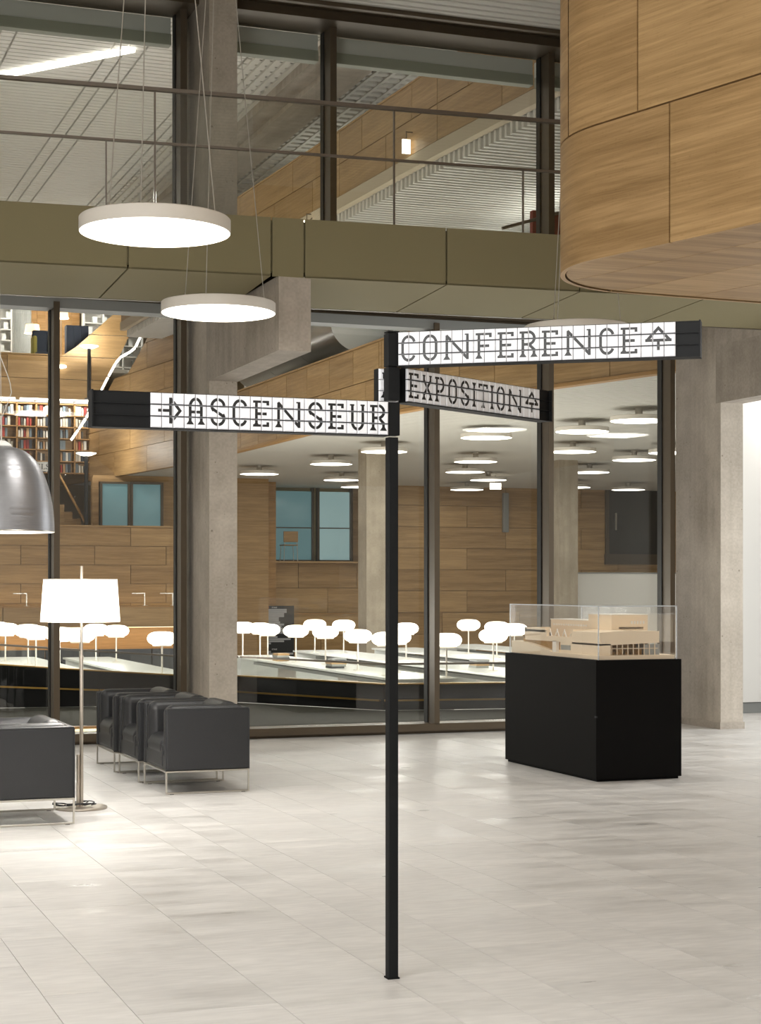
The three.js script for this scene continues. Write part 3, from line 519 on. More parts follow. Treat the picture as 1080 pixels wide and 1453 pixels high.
// ---- black plinth, acrylic cover and architectural model
{
  const u0 = 6.5, u1 = 7.29, v0 = 12.53, v1 = 14.31, H = 0.988;
  const p = thing('display_plinth', 'black box plinth carrying the architectural model', 'plinth', [(u0 + u1) / 2, (v0 + v1) / 2, 0]);
  wpart(p, 'body', (() => { const g = rbox(u1 - u0, H - 0.02, v1 - v0, 0.003, 0, 0, 0, 1); g.translate((u0 + u1) / 2, 0.02 + (H - 0.02) / 2, -(v0 + v1) / 2); return g; })(), M.blackMatt);
  wpart(p, 'recessed_base', box(u0 + 0.02, u1 - 0.02, 0, 0.021, v0 + 0.02, v1 - 0.02), M.blackMatt);
  wpart(p, 'latch', box(u0 - 0.004, u0 + 0.01, 0.52, 0.535, v0 - 0.004, v0 + 0.02), M.leatherSeam);
  const a0 = u0 + 0.03, a1 = u1 - 0.03, b0 = v0 + 0.02, b1 = v1 - 0.03, T = 1.43, e = 0.008;
  const c = thing('acrylic_cover', 'clear acrylic cover over the architectural model', 'display case', [(u0 + u1) / 2, (v0 + v1) / 2, H]);
  wpart(c, 'pane', box(a0, a1, H, T, b0, b0 + 0.002), M.acrylic); wpart(c, 'pane', box(a0, a1, H, T, b1 - 0.002, b1), M.acrylic);
  wpart(c, 'pane', box(a0, a0 + 0.002, H, T, b0, b1), M.acrylic); wpart(c, 'pane', box(a1 - 0.002, a1, H, T, b0, b1), M.acrylic);
  wpart(c, 'top_pane', box(a0, a1, T - 0.002, T, b0, b1), M.acrylic);
  for (const [x, y] of [[a0, b0], [a1 - e, b0], [a0, b1 - e], [a1 - e, b1 - e]]) wpart(c, 'polished_edge', box(x, x + e, H, T, y, y + e), M.acrylicEdge);
  for (const y of [b0, b1 - e]) wpart(c, 'polished_edge', box(a0, a1, T - e, T, y, y + e), M.acrylicEdge);
  for (const x of [a0, a1 - e]) wpart(c, 'polished_edge', box(x, x + e, T - e, T, b0, b1), M.acrylicEdge);
  const m = thing('architectural_model', 'pale wooden architectural model of a long building under the acrylic cover', 'model', [(u0 + u1) / 2, (v0 + v1) / 2, H]);
  const q = (name, x0, x1, y0, y1, z0, z1, mat) => wpart(m, name, box(u0 + x0, u0 + x1, H + y0, H + y1, v0 + z0, v0 + z1), mat);
  q('model_base', 0.045, 0.745, 0.001, 0.035, 0.035, 1.735, M.modelWood);
  wpart(m, 'terrain', (() => { const s = new THREE.Shape([[0.95, 0], [1.735, 0], [1.735, 0.075], [1.45, 0.07], [1.2, 0.045], [0.95, 0.012]].map(([a, b]) => new THREE.Vector2(a, b))); const g = new THREE.ExtrudeGeometry(s, { depth: 0.28, bevelEnabled: false }); g.rotateY(Math.PI / 2); g.translate(u0 + 0.046, H + 0.034, -v0); return uvBox(g); })(), M.modelWood);
  // front building with tapering roof
  wpart(m, 'front_block', (() => { const s = new THREE.Shape([[0.07, 0.115], [0.62, 0.135], [0.62, 0.23], [0.3, 0.235], [0.07, 0.222]].map(([a, b]) => new THREE.Vector2(a, b))); const g = new THREE.ExtrudeGeometry(s, { depth: 0.5, bevelEnabled: false }); g.translate(u0, H, -(v0 + 0.57)); return uvBox(g); })(), M.modelWood);
  q('end_wall', 0.07, 0.17, 0.035, 0.13, 0.07, 0.57, M.modelWood);
  q('inner_wall', 0.17, 0.62, 0.035, 0.13, 0.26, 0.3, M.cork);
  q('inner_floor', 0.17, 0.62, 0.085, 0.09, 0.09, 0.28, M.modelWood);
  for (let i = 0; i < 9; i++) q('model_column', 0.185 + i * 0.05, 0.191 + i * 0.05, 0.035, 0.13, 0.085, 0.091, M.modelWood);
  for (let i = 0; i < 5; i++) q('model_furniture', 0.2 + i * 0.085, 0.235 + i * 0.085, 0.035, 0.06 + 0.02 * (i % 2), 0.13 + 0.03 * (i % 3), 0.2, M.cork);
  q('glazed_corner', 0.5, 0.64, 0.035, 0.12, 0.1, 0.25, M.silver);
  q('tall_block', 0.3, 0.64, 0.13, 0.243, 0.3, 0.72, M.modelWood); q('tall_block_top', 0.3, 0.64, 0.26, 0.36, 0.3, 0.72, M.modelWood); q('band_end', 0.3, 0.37, 0.243, 0.26, 0.3, 0.72, M.modelWood); q('band_end', 0.6, 0.64, 0.243, 0.26, 0.3, 0.72, M.modelWood); q('band_core', 0.37, 0.6, 0.243, 0.26, 0.42, 0.72, M.modelWood);
  q('tall_roof', 0.295, 0.645, 0.36, 0.366, 0.295, 0.725, M.modelWhite);
  for (let i = 0; i < 5; i++) q('model_window', 0.48 + i * 0.028, 0.496 + i * 0.028, 0.285, 0.31, 0.297, 0.303, M.modelWhite);
  for (let i = 0; i < 3; i++) q('model_window', 0.5 + i * 0.04, 0.532 + i * 0.04, 0.19, 0.22, 0.297, 0.303, M.modelWhite);
  q('long_bar', 0.3, 0.5, 0.13, 0.305, 0.72, 1.45, M.modelWood); q('long_bar_roof', 0.295, 0.505, 0.305, 0.311, 0.72, 1.455, M.modelWhite);
  for (let i = 0; i < 14; i++) q('model_window', 0.297, 0.303, 0.255, 0.27, 0.75 + i * 0.048, 0.775 + i * 0.048, M.modelWhite);
  q('court_beam', 0.08, 0.3, 0.2, 0.235, 0.57, 0.62, M.modelWood); q('court_wall', 0.07, 0.1, 0.125, 0.17, 0.57, 1.5, M.modelWood); q('court_top', 0.065, 0.12, 0.2, 0.235, 1.08, 1.5, M.modelWood); q('court_side', 0.065, 0.3, 0.205, 0.235, 1.46, 1.5, M.modelWood); q('court_parapet', 0.065, 0.09, 0.16, 0.22, 1.05, 1.5, M.modelWood);
  for (let i = 0; i < 7; i++) { const a = V(u0 + 0.1, v0 + 0.6 + i * 0.07, H + 0.17), b = V(u0 + 0.1, v0 + 0.6 + i * 0.07 + (i % 2 ? -0.04 : 0.04), H + 0.23); wpart(m, 'truss', rod(a, b, 0.005, 5), M.modelWhite); }
  q('cork_block', 0.1, 0.32, 0.035, 0.135, 0.98, 1.6, M.cork);
  q('white_pier', 0.07, 0.1, 0.035, 0.13, 0.88, 0.95, M.modelWhite); q('side_wall', 0.072, 0.11, 0.035, 0.125, 0.57, 0.8, M.modelWood); q('glazed_strip', 0.068, 0.075, 0.06, 0.1, 0.6, 0.78, M.silver); q('rear_block', 0.32, 0.62, 0.035, 0.13, 0.6, 1.4, M.modelWood);
}

// ================================================================ THE LIBRARY BEHIND THE GLASS
const clip2 = (poly, nx, ny, c, keep) => { const out = [], f = (p) => keep * (p[0] * nx + p[1] * ny - c); for (let i = 0; i < poly.length; i++) { const a = poly[i], b = poly[(i + 1) % poly.length], fa = f(a), fb = f(b); if (fa >= 0) out.push(a); if ((fa >= 0) !== (fb >= 0)) { const t = fa / (fa - fb); out.push([a[0] + t * (b[0] - a[0]), a[1] + t * (b[1] - a[1])]); } } return out; };
// upright polygon (s, h) standing on the plan line a->b, split into wooden panels
function panelPoly(parent, a, b, poly, rh, len, t0, t1, gap = 0.014) {
  const ang = Math.atan2(b[1] - a[1], b[0] - a[0]); let h0 = Infinity, h1 = -Infinity, s1 = -Infinity, s0 = Infinity;
  for (const [s, h] of poly) { h0 = Math.min(h0, h); h1 = Math.max(h1, h); s1 = Math.max(s1, s); s0 = Math.min(s0, s); }
  for (let r = 0, h = h0; h < h1; r++, h += rh) for (let s = s0 - (r % 2) * len / 2; s < s1; s += len) {
    let p = clip2(poly, 0, 1, h + gap / 2, 1); p = clip2(p, 0, 1, h + rh - gap / 2, -1); p = clip2(p, 1, 0, s + gap / 2, 1); p = clip2(p, 1, 0, s + len - gap / 2, -1);
    if (p.length < 3) continue;
    let ar = 0; for (let i = 0; i < p.length; i++) { const q = p[(i + 1) % p.length]; ar += p[i][0] * q[1] - q[0] * p[i][1]; } if (Math.abs(ar) < 0.02) continue;
    const g = new THREE.ExtrudeGeometry(new THREE.Shape(p.map(([x, y]) => new THREE.Vector2(x, y))), { depth: t1 - t0, bevelEnabled: false }); uvBox(g, 1, rnd() * 7, rnd() * 7);
    g.translate(0, 0, -t1); g.rotateY(ang); g.translate(a[0], 0, -a[1]); wpart(parent, 'wood_panel', g, wood());
  }
}
// ---- floors, far walls, roof
{
  const f = struct('floor_library', 'grey floor of the sunken reading room', 'floor', [15, 34, -0.5]);
  wpart(f, 'slab', box(0.8, 30.2, -0.55, -0.4, 19, 52.2), M.stone);
  const c = struct('floor_walkway', 'dark grey carpet walkway just behind the glass wall', 'floor', [6, 19.5, 0]);
  wpart(c, 'carpet', planPoly([[0.8, 17.53], [10.84, 17.53], [10.84, 18.76], [13.2, 18.76], [13.2, 20.38], [9.3, 20.38], [7.7, 20.62], [6.36, 22.76], [5.47, 22.66], [4.42, 22.63], [2.63, 22.86], [0.8, 23.05]], -0.39, -0.005), M.carpet);
  const wl = struct('wall_library_left', 'plain wall at the left side of the atrium', 'wall', [0.9, 35, -0.4]); wpart(wl, 'plaster', box(0.7, 0.9, -0.4, 10.9, 17.6, 52), M.plaster);
  const wr = struct('wall_library_right', 'plain wall at the right side of the reading room', 'wall', [30.1, 35, -0.4]); wpart(wr, 'plaster', box(30, 30.2, -0.4, 10.9, 17.6, 52), M.plaster);
  const wf = struct('wall_library_far', 'beige rear wall behind the upper bookcases', 'wall', [15, 52.1, -0.4]); wpart(wf, 'plaster', box(0.7, 30.2, -0.4, 10.9, 52, 52.2), std({ color: 0xb7a384, roughness: 0.8 }));
  const wg = struct('wall_above_glass', 'bronze panel above the upper glass bays', 'wall', [5, 17.6, 7.5]); wpart(wg, 'panel', box(-3.2, 30.2, 7.5, 10.9, 17.5, 17.6), M.bronzeFrame);
  wpart(wg, 'slab_edge', box(-3.2, 30.2, 4.5, 4.76, 17.3, 17.56), M.bronzeFrame); wpart(wg, 'blank_end', box(13, 30.2, -0.4, 7.5, 17.5, 17.6), M.plaster);
  const r = struct('ceiling_roof', 'pale slatted roof high above the atrium', 'ceiling', [12, 34, 10.5]);
  wpart(r, 'roof_board', box(0.7, 30.2, 10.62, 10.9, 17.5, 52.2), M.slat);
  const us = [0.9, 2.2, 3.9, 4.15, 5.75, 6.0, 6.3, 7.6, 7.8, 8.0], sl = [];
  for (let i = 0; i < us.length - 1; i++) for (let v = 18; v < 51.8; v += 2.4) wpart(r, 'roof_panel', box(us[i] + 0.012, us[i + 1] - 0.012, 10.56, 10.62, v + 0.012, v + 2.388), M.white);
  for (let v = 18; v < 51.9; v += 0.2) for (let i = 0; i < us.length - 1; i++) sl.push(box(us[i] + 0.018, us[i + 1] - 0.018, 10.5, 10.56, v, v + 0.165));
  wpart(r, 'roof_slats', merged(sl), M.white).userData.kind = 'stuff';
  const s2 = []; for (let v = 18; v < 51.9; v += 0.3) { s2.push(box(8.02, 8.88, 10.5, 10.56, v, v + 0.24)); s2.push(box(9.95, 30, 10.5, 10.6, v, v + 0.16)); } for (let u = 8.1; u < 8.85; u += 0.18) s2.push(box(u, u + 0.1, 10.46, 10.5, 18, 51.8)); for (let u = 10; u < 30; u += 0.3) s2.push(box(u, u + 0.06, 10.48, 10.58, 18, 51.8));
  wpart(r, 'grid_ceiling', merged(s2), M.slat).userData.kind = 'stuff';
  wpart(r, 'roof_beam', box(8.9, 9.25, 10.3, 10.62, 17.6, 52), M.concreteB); wpart(r, 'concrete_beam', box(9.25, 9.9, 10.2, 10.62, 17.6, 52), M.concrete);
  const ls = thing('linear_light', 'bright linear light set into the pale slatted roof', 'light', [5.1, 29.4, 10.42]);
  const A = V(4.0, 30.75, 10.45), B = V(6.08, 28.22, 10.45), gg = new THREE.BoxGeometry(A.distanceTo(B), 0.05, 0.09); gg.rotateY(Math.atan2(B.z - A.z, A.x - B.x) * 1); gg.translate((A.x + B.x) / 2, 10.45, (A.z + B.z) / 2); wpart(ls, 'diffuser', gg, M.glow);
  areaLight(ls, 2.4, 0.3, 8, NEUT, new THREE.Vector3(0, -0.05, 0), DOWN);
}
// ---- low ramp parapet with gold trims and guard rail behind the glass
{
  const G = [[0.95, 23.12, 0.68], [2.626, 22.912, 0.603], [3.155, 22.823, 0.571], [4.419, 22.675, 0.474], [5.473, 22.712, 0.397], [6.372, 22.806, 0.367], [7.684, 20.668, 0.34], [9.285, 20.417, 0.34], [11.149, 20.399, 0.361], [13.2, 20.4, 0.36]];
  const p = thing('ramp_parapet', 'low black ramp parapet with polished gold edges behind the glass wall', 'parapet', [6.4, 21.6, 0]);
  const prism = (a, b, lo0, lo1, hi0, hi1, t0, t1) => {           // sloping bar along a->b
    const L = segLen(a, b), s = new THREE.Shape([[0, lo0], [L, lo1], [L, hi1], [0, hi0]].map(([x, y]) => new THREE.Vector2(x, y))), g = new THREE.ExtrudeGeometry(s, { depth: t1 - t0, bevelEnabled: false });
    uvBox(g); g.translate(0, 0, -t1); g.rotateY(Math.atan2(b[1] - a[1], b[0] - a[0])); g.translate(a[0], 0, -a[1]); return g;
  };
  for (let i = 0; i < G.length - 1; i++) {
    const a = G[i], b = G[i + 1];
    wpart(p, 'black_panel', prism(a, b, 0, 0, a[2] - 0.016, b[2] - 0.016, 0, 0.1), M.black);
    wpart(p, 'gold_cap', prism(a, b, a[2] - 0.016, b[2] - 0.016, a[2], b[2], -0.02, 0.12), M.gold);
    const q = (k) => a[k], d0 = Math.max(0.17, 0.2 + (a[2] - 0.34) * 0.35), d1 = Math.max(0.17, 0.2 + (b[2] - 0.34) * 0.35);
    wpart(p, 'gold_strip', prism(a, b, a[2] - d0 - 0.022, b[2] - d1 - 0.022, a[2] - d0, b[2] - d1, -0.09, -0.05), M.gold);
    wpart(p, 'guard_glass', prism(a, b, a[2], b[2], a[2] + 0.235, b[2] + 0.235, 0.04, 0.046), M.glass);
    wpart(p, 'guard_rail', prism(a, b, a[2] + 0.235, b[2] + 0.235, a[2] + 0.26, b[2] + 0.26, 0.02, 0.065), M.rail);
  }
  const st = thing('floor_glow_strip', 'thin glowing strip on the floor behind the glass', 'light', [3.7, 18.75, 0]);  // emissive strip laid along the floor
  wpart(st, 'strip', box(1.2, 4.25, 0.002, 0.03, 18.72, 18.78), std({ color: 0xffffff, emissive: 0xffe2ae, emissiveIntensity: 1.2 }));
  wpart(st, 'kerb', box(1.2, 4.25, 0, 0.05, 18.85, 18.98), M.woodPale);
}
// ---- mezzanine: slab, slatted ceiling, wooden parapet
const PL = [[8.28, 48.06], [8.63, 45.35], [9.44, 39.0], [9.59, 34.26], [9.74, 26.33], [10.26, 23.0], [11.25, 19.55], [11.5, 18.9]];
const edgeAt = (path, v) => { for (let i = 0; i < path.length - 1; i++) { const [u0, v0] = path[i], [u1, v1] = path[i + 1]; if ((v <= v0 && v >= v1)) return u0 + (u1 - u0) * (v0 - v) / (v0 - v1); } return v > path[0][1] ? path[0][0] : path[path.length - 1][0]; };
{
  const s = struct('ceiling_reading_room', 'pale slatted ceiling of the reading room below the mezzanine', 'ceiling', [18, 32, 4.37]);
  wpart(s, 'slab', planPoly([...PL.map(([u, v]) => [u + 0.05, v]), [30, 18.9], [30, 48.06]], 4.47, 4.75), M.slat);
  const sl = []; for (let v = 19; v < 47.9; v += 0.15) { const u = edgeAt(PL, v); sl.push(box(u + 0.06, 30, 4.37, 4.47, v, v + 0.11)); }
  wpart(s, 'ceiling_slats', merged(sl), M.slat).userData.kind = 'stuff';
  const p = struct('mezzanine_parapet', 'curving oak panel parapet of the mezzanine above the reading room', 'parapet', [9.7, 30, 4.35]);
  for (let i = 2; i < PL.length - 1; i++) {
    const a = PL[i], b = PL[i + 1], L = segLen(a, b);
    panelling(p, a, b, 4.4, 5.58, 2, 1.2, 0.02, 0.06);
    wpart(p, 'backing', slabOn(a, b, 0, L, 4.4, 5.57, 0.06, 0.14), M.woods[1]);
    wpart(p, 'bottom_trim', slabOn(a, b, 0, L, 4.35, 4.4, 0, 0.16), M.woodPale); wpart(p, 'top_trim', slabOn(a, b, 0, L, 5.58, 5.61, 0.0, 0.16), M.woods[1]);
  }
  const d = struct('wall_stair', 'oak panelled stair wall with a stepped slanting top edge', 'wall', [9, 42, 4.35]);
  const a = [9.49, 38.58], b = [8.28, 48.06], poly = [[0, 4.35], [9.55, 4.34], [9.55, 5.38], [7.6, 5.39], [7.24, 5.59], [5.32, 6.54], [4.78, 6.83], [3.76, 6.84], [2.98, 7.22], [1.42, 8.03], [0, 8.75]];
  panelPoly(d, a, b, poly, 0.62, 2.4, 0.0, 0.04);
  const g = new THREE.ExtrudeGeometry(new THREE.Shape(poly.map(([x, y]) => new THREE.Vector2(x, y))), { depth: 0.1, bevelEnabled: false }); uvBox(g); g.rotateY(Math.atan2(b[1] - a[1], b[0] - a[0])); g.translate(a[0], 0, -a[1]); wpart(d, 'backing', g, M.woods[1]);
  wpart(d, 'end_strip', box(9.46, 9.6, 4.4, 7.0, 38.45, 38.56), M.woodPale);
}
// ---- concrete columns in the reading room
for (const [u, v, l, w] of [[12.1, 33.1, 'pale concrete column among the glowing table lamps', 0.5], [17.2, 34.7, 'pale concrete column beside the white partition', 0.46]]) wpart(struct('concrete_column', l, 'column', [u, v, -0.4]), 'shaft', box(u - w / 2, u + w / 2, -0.4, 4.4, v - w / 2, v + w / 2), std({ map: concB, color: 0xf4f1e8, roughness: 0.8 }));
// ---- round lamps under the reading room ceiling
{
  const first = discLamp('round_ceiling_lamp', 'round white ceiling lamp under the slatted reading room ceiling', [11.272, 38.586, 4.17], 4.37, 0.9, 'round lamps under the reading room ceiling', { short: true, t: 0.07, power: 0.66 });
  for (const [u, v] of [[11.781, 34.879], [13.817, 40.097], [11.652, 31.302], [12.212, 27.683], [14.39, 33.168], [15.479, 36.283], [17.193, 38.848], [13.236, 26.024], [15.078, 30.034], [13.2, 24.0], [17.257, 31.574], [17.0, 29.6], [18.2, 35.4], [20.6, 41.0], [22.5, 41.5], [15.2, 42.8], [18.4, 43.0], [20.5, 33.5], [14.2, 21.8], [16.5, 26.2], [19.5, 29.2]]) {
    const c = copyOf(first, [u, v, 4.17]);
    c.traverse((o) => { if (o.isRectAreaLight) { o.width = o.height = 0.61; } });
  }
}
// ---- long desks and glowing table lamps
{
  const desk = (u0, u1, v0, v1, h, label) => {
    const d = thing('reading_desk', label, 'desk', [(u0 + u1) / 2, (v0 + v1) / 2, -0.4]);
    wpart(d, 'desktop', box(u0, u1, h - 0.03, h, v0, v1), M.deskWhite);
    for (const v of [v0 + 0.05, v1 - 0.08]) wpart(d, 'end_panel', box(u0 + 0.04, u1 - 0.04, -0.4, h - 0.03, v, v + 0.03), M.deskWhite);
    wpart(d, 'cable_tray', box((u0 + u1) / 2 - 0.1, (u0 + u1) / 2 + 0.1, h - 0.15, h - 0.1, v0 + 0.3, v1 - 0.3), M.greyBand);
  };
  desk(3.5, 4.5, 23.15, 28.6, 0.42, 'long white reading desk beside the plain atrium wall'); desk(5.15, 5.95, 23.05, 29.6, 0.36, 'long white reading desk in front of the dark booth screen');
  desk(8.05, 8.95, 21.2, 29.4, 0.36, 'long white reading desk in front of the directory board'); desk(9.65, 10.55, 21.0, 30.8, 0.38, 'long white reading desk beside the concrete column'); desk(11.25, 12.15, 21.5, 30.9, 0.4, 'long white reading desk behind the display plinth'); desk(13.0, 13.9, 22, 32, 0.41, 'long white reading desk beyond the one behind the display plinth');
  const deskH = (u) => (u < 4.6 ? 0.42 : u < 6 ? 0.36 : u < 9 ? 0.36 : u < 10.8 ? 0.38 : 0.4);
  const m = thing('table_lamp', 'glowing white pebble shaped table lamp on the desk before the directory board', 'table lamp', [8.3, 28.365, 0.36], { group: 'glowing table lamps on the reading desks' });
  const pr = []; for (let i = 0; i <= 20; i++) { const a = -Math.PI / 2 + i / 20 * Math.PI; pr.push([0.0005 + 0.205 * Math.cos(a) ** 0.6, 0.095 * Math.sin(a)]); }
  part(m, 'shade', (() => { const g = lathe(pr, 40); g.translate(0, 0.5, 0); return g; })(), std({ color: 0xffffff, emissive: 0xfff6e6, emissiveIntensity: 3, roughness: 0.5 }));
  part(m, 'shade_foot', cyl(0.13, 0.13, 0.02, 0, 0.395, 0, 32), M.lampBody);
  part(m, 'stem', cyl(0.012, 0.012, 0.395, 0, 0, 0, 12), M.lampBody); part(m, 'base', cyl(0.07, 0.07, 0.008, 0, 0, 0, 24), M.lampBody);
  const pl = new THREE.PointLight(NEUT, 1.9); pl.position.set(0, 0.5, 0); pl.castShadow = true; pl.shadow.radius = 4; m.add(pl);
  const spots = [[8.171, 27.472], [8.368, 26.546], [8.593, 25.716], [8.4, 23.655], [8.86, 21.4], [8.7, 22.86], [8.3, 22.2], [9.75, 29.792], [10.1, 29.2], [10.3, 26.621], [10.0, 22.423], [11.962, 27.882], [11.73, 26.155], [11.4, 24.745], [5.456, 23.465], [5.654, 27.55], [5.5, 28.452], [4.3, 23.365], [4.132, 24.0], [3.95, 24.9], [3.997, 25.923], [3.8, 26.9], [3.8, 27.9], [8.2, 29.1], [13.4, 25.5, 0.41]];
  for (const [u, v, h] of spots) copyOf(m, [u, v, h || deskH(u)], 'glowing white pebble shaped table lamp on the desk ' + (u < 4.6 ? 'beside the plain atrium wall' : u < 6 ? 'before the dark booth screen' : u < 9 ? 'before the directory board' : u < 10.8 ? 'beside the concrete column' : 'behind the display plinth'));
  for (const [u, v, h, c] of [[8.3, 24.4, 0.36, 0], [8.5, 24.9, 0.36, 1], [8.25, 27, 0.36, 2], [10.2, 23.4, 0.38, 1]]) { const b = thing('book_stack', ['dark stack of books lying on a reading desk', 'grey stack of books lying on a reading desk', 'brown stack of books lying on a reading desk'][c], 'books', [u, v, h], { group: 'book stacks on the reading desks' }); for (let k = 0; k < 4; k++) part(b, 'book', lbox(0.2, 0.03, 0.28, 0.01 * (k % 2), 0.016 + k * 0.031, 0), [M.darkPanel, M.greyBand, M.woods[0]][(c + k) % 3]); }
  const scr = thing('booth_screen', 'dark upholstered screen behind the left reading desks', 'screen', [5.5, 31.5, -0.4]);
  for (let i = 0; i < 5; i++) wpart(scr, 'screen_panel', box(3.2 + i * 0.98, 4.16 + i * 0.98, -0.4, 0.42, 31.4, 31.5), M.darkPanel);
}
// ---- rear wall of the reading room
{
  const w = struct('wall_reading_room', 'oak panelled rear wall of the reading room with window recess', 'wall', [20, 45.2, -0.4]);
  wpart(w, 'backing', box(12.4, 30, -0.4, 0.83, 45.06, 45.3), M.woods[1]); wpart(w, 'backing_right', box(16.86, 30, 0.83, 4.45, 45.06, 45.3), M.woods[1]);
  panelling(w, [12.5, 45], [30, 45], -0.4, 0.82, 2, 2.4, 0.0, 0.05); panelling(w, [16.86, 45], [30, 45], 0.83, 4.43, 6, 2.4, 0, 0.05);
  panelling(w, [13.5, 45.3], [16.86, 45.3], 0.83, 2.2, 2, 1.7, 0, 0.05); wpart(w, 'recess_backing', box(13.5, 16.9, 0.8, 2.2, 45.36, 45.5), M.woods[1]);
  wpart(w, 'ledge', box(13.4, 17, 2.2, 2.25, 45.0, 47), M.woods[1]); wpart(w, 'recess_sill', box(13.5, 16.86, 0.8, 0.83, 44.95, 45.4), M.woodPale);
  for (let i = 0; i < 9; i++) wpart(w, 'pilaster_board', box(12.9, 13.48, -0.38 + i * 0.532, 0.14 + i * 0.532, 44.55, 44.62), M.woodPale);
  wpart(w, 'pilaster_core', box(12.9, 13.5, -0.4, 4.42, 44.62, 47), M.woods[2]);
  wpart(w, 'left_return', box(12.3, 12.9, -0.4, 4.42, 45.0, 45.1), M.woods[0]);
  wpart(w, 'rear', box(13.4, 17, 2.2, 4.45, 47, 47.2), M.woods[1]);
  const fr = (u0, u1, label, mat) => { const t = struct('window_' + (20 + Math.round(u0)), label, 'window', [(u0 + u1) / 2, 46.6, 2.25]); wpart(t, 'pane', box(u0 + 0.06, u1 - 0.06, 2.3, 4.25, 46.6, 46.62), mat); for (const u of [u0, u1 - 0.06]) wpart(t, 'frame_post', box(u, u + 0.06, 2.25, 4.35, 46.5, 46.68), M.bronzeFrame); wpart(t, 'frame_sill', box(u0, u1, 2.25, 2.31, 46.5, 46.68), M.bronzeFrame); wpart(t, 'transom', box(u0 + 0.06, u1 - 0.06, 3.2, 3.23, 46.56, 46.6), M.bronzeFrame); };
  fr(13.6, 15.2, 'wide teal lit window above the recess behind the chair', M.teal); fr(15.3, 16.35, 'narrow teal lit window beside the wide one in the rear recess', M.tealBlind);
  wpart(w, 'door_leaf', box(16.4, 17.2, 2.25, 4.35, 46.6, 46.7), M.woods[1]);
  const ch = thing('side_chair', 'small brown chair standing on the ledge before the teal window', 'chair', [14.2, 45.7, 2.25]);
  part(ch, 'backrest', rbox(0.42, 0.3, 0.03, 0.012, 0, 0.68, 0.18), M.woods[0]); part(ch, 'seat', rbox(0.42, 0.03, 0.4, 0.012, 0, 0.45, 0), M.woods[0]);
  for (const sx of [-1, 1]) for (const sz of [-1, 1]) part(ch, 'leg', rod(new THREE.Vector3(sx * 0.2, 0, sz * 0.19), new THREE.Vector3(sx * 0.17, sz > 0 ? 0.7 : 0.44, sz * 0.17), 0.01, 6), M.steel);
  // directory board
  const cv = document.createElement('canvas'); cv.width = 256; cv.height = 400; const c = cv.getContext('2d'); c.fillStyle = '#26272a'; c.fillRect(0, 0, 256, 400);
  let y = 24; [0.78, 0.78, 0.72, 0.72, 0.52, 0.52, 0.58, 0.7, 0.6, 0.66, 0.9, 0.9, -1, 0.45, 0.95, 0.72, 0.22, -1, -1, -1, 0.26, 1].forEach((k) => { if (k > 0) { for (let x = 8; x < 8 + 240 * k - 8; x += 11) { c.fillStyle = '#d9d9dc'; c.fillRect(x, y, 10, 14); c.fillStyle = '#77777c'; c.fillRect(x + 3, y + 4, 4, 6); } } y += 16.5; });
  c.fillStyle = '#b03028'; c.fillRect(6, 4, 40, 15); c.fillRect(6, 334, 28, 15); c.fillStyle = '#ececec'; c.font = 'bold 15px monospace'; c.fillText('ETAGE', 70, 17); c.fillText('ETAGE', 70, 347);
  const bt = new THREE.CanvasTexture(cv); bt.colorSpace = THREE.SRGBColorSpace;
  const bd = thing('directory_board', 'black directory board with rows of small white letter tiles', 'sign', [13.6, 44.5, -0.33]);
  wpart(bd, 'board', box(13.1, 13.96, -0.33, 1.04, 44.46, 44.5), M.black); const face = new THREE.PlaneGeometry(0.86, 1.36); face.translate(13.53, 0.355, -44.457); wpart(bd, 'print', face, std({ map: bt, roughness: 0.4 }));
  const al = thing('fire_sign', 'small red and white wall sign beside the directory board', 'sign', [12.75, 44.98, 0.05]); wpart(al, 'plate', box(12.66, 12.86, 0.0, 0.22, 44.96, 44.99), M.red); wpart(al, 'symbol', box(12.7, 12.82, 0.05, 0.17, 44.95, 44.96), M.white);
  const sp = thing('column_speaker', 'slim grey column loudspeaker on the rear oak wall', 'speaker', [20.42, 44.9, 3.1]); wpart(sp, 'housing', (() => { const g = rbox(0.17, 1.12, 0.12, 0.02); g.translate(20.42, 3.66, -44.93); return g; })(), M.greyBand); wpart(sp, 'bracket', box(20.38, 20.46, 3.6, 3.7, 44.95, 45), M.rail);
  const dw = struct('window_40', 'dark window in the oak wall above the white partition', 'window', [24.6, 44.95, 2.2]); wpart(dw, 'pane', box(23.7, 25.6, 2.5, 4.4, 44.94, 44.96), M.tv); wpart(dw, 'frame', box(23.6, 25.7, 2.2, 2.5, 44.9, 44.98), M.bronzeFrame); wpart(dw, 'frame_post', box(23.62, 23.72, 2.5, 4.4, 44.9, 44.98), M.bronzeFrame); wpart(dw, 'handle', box(23.9, 23.95, 3.2, 3.7, 44.86, 44.9), M.steel);
  const wp = thing('white_partition', 'plain white low partition right of the concrete column', 'partition', [19.6, 35.5, -0.4]); wpart(wp, 'panel', box(17.7, 22, -0.4, 1.86, 35.5, 35.62), M.white); wpart(wp, 'cap', box(17.7, 22, 1.86, 1.89, 35.48, 35.64), M.greyBand);
  const ex = thing('exit_sign', 'small lit white exit sign hanging in the reading room', 'sign', [17.9, 40, 4.1]); part(ex, 'lit_panel', lbox(0.3, 0.16, 0.03, 0, 0, 0), M.glowSoft); part(ex, 'bracket', lbox(0.02, 0.2, 0.02, 0, 0.17, 0), M.rail);
}
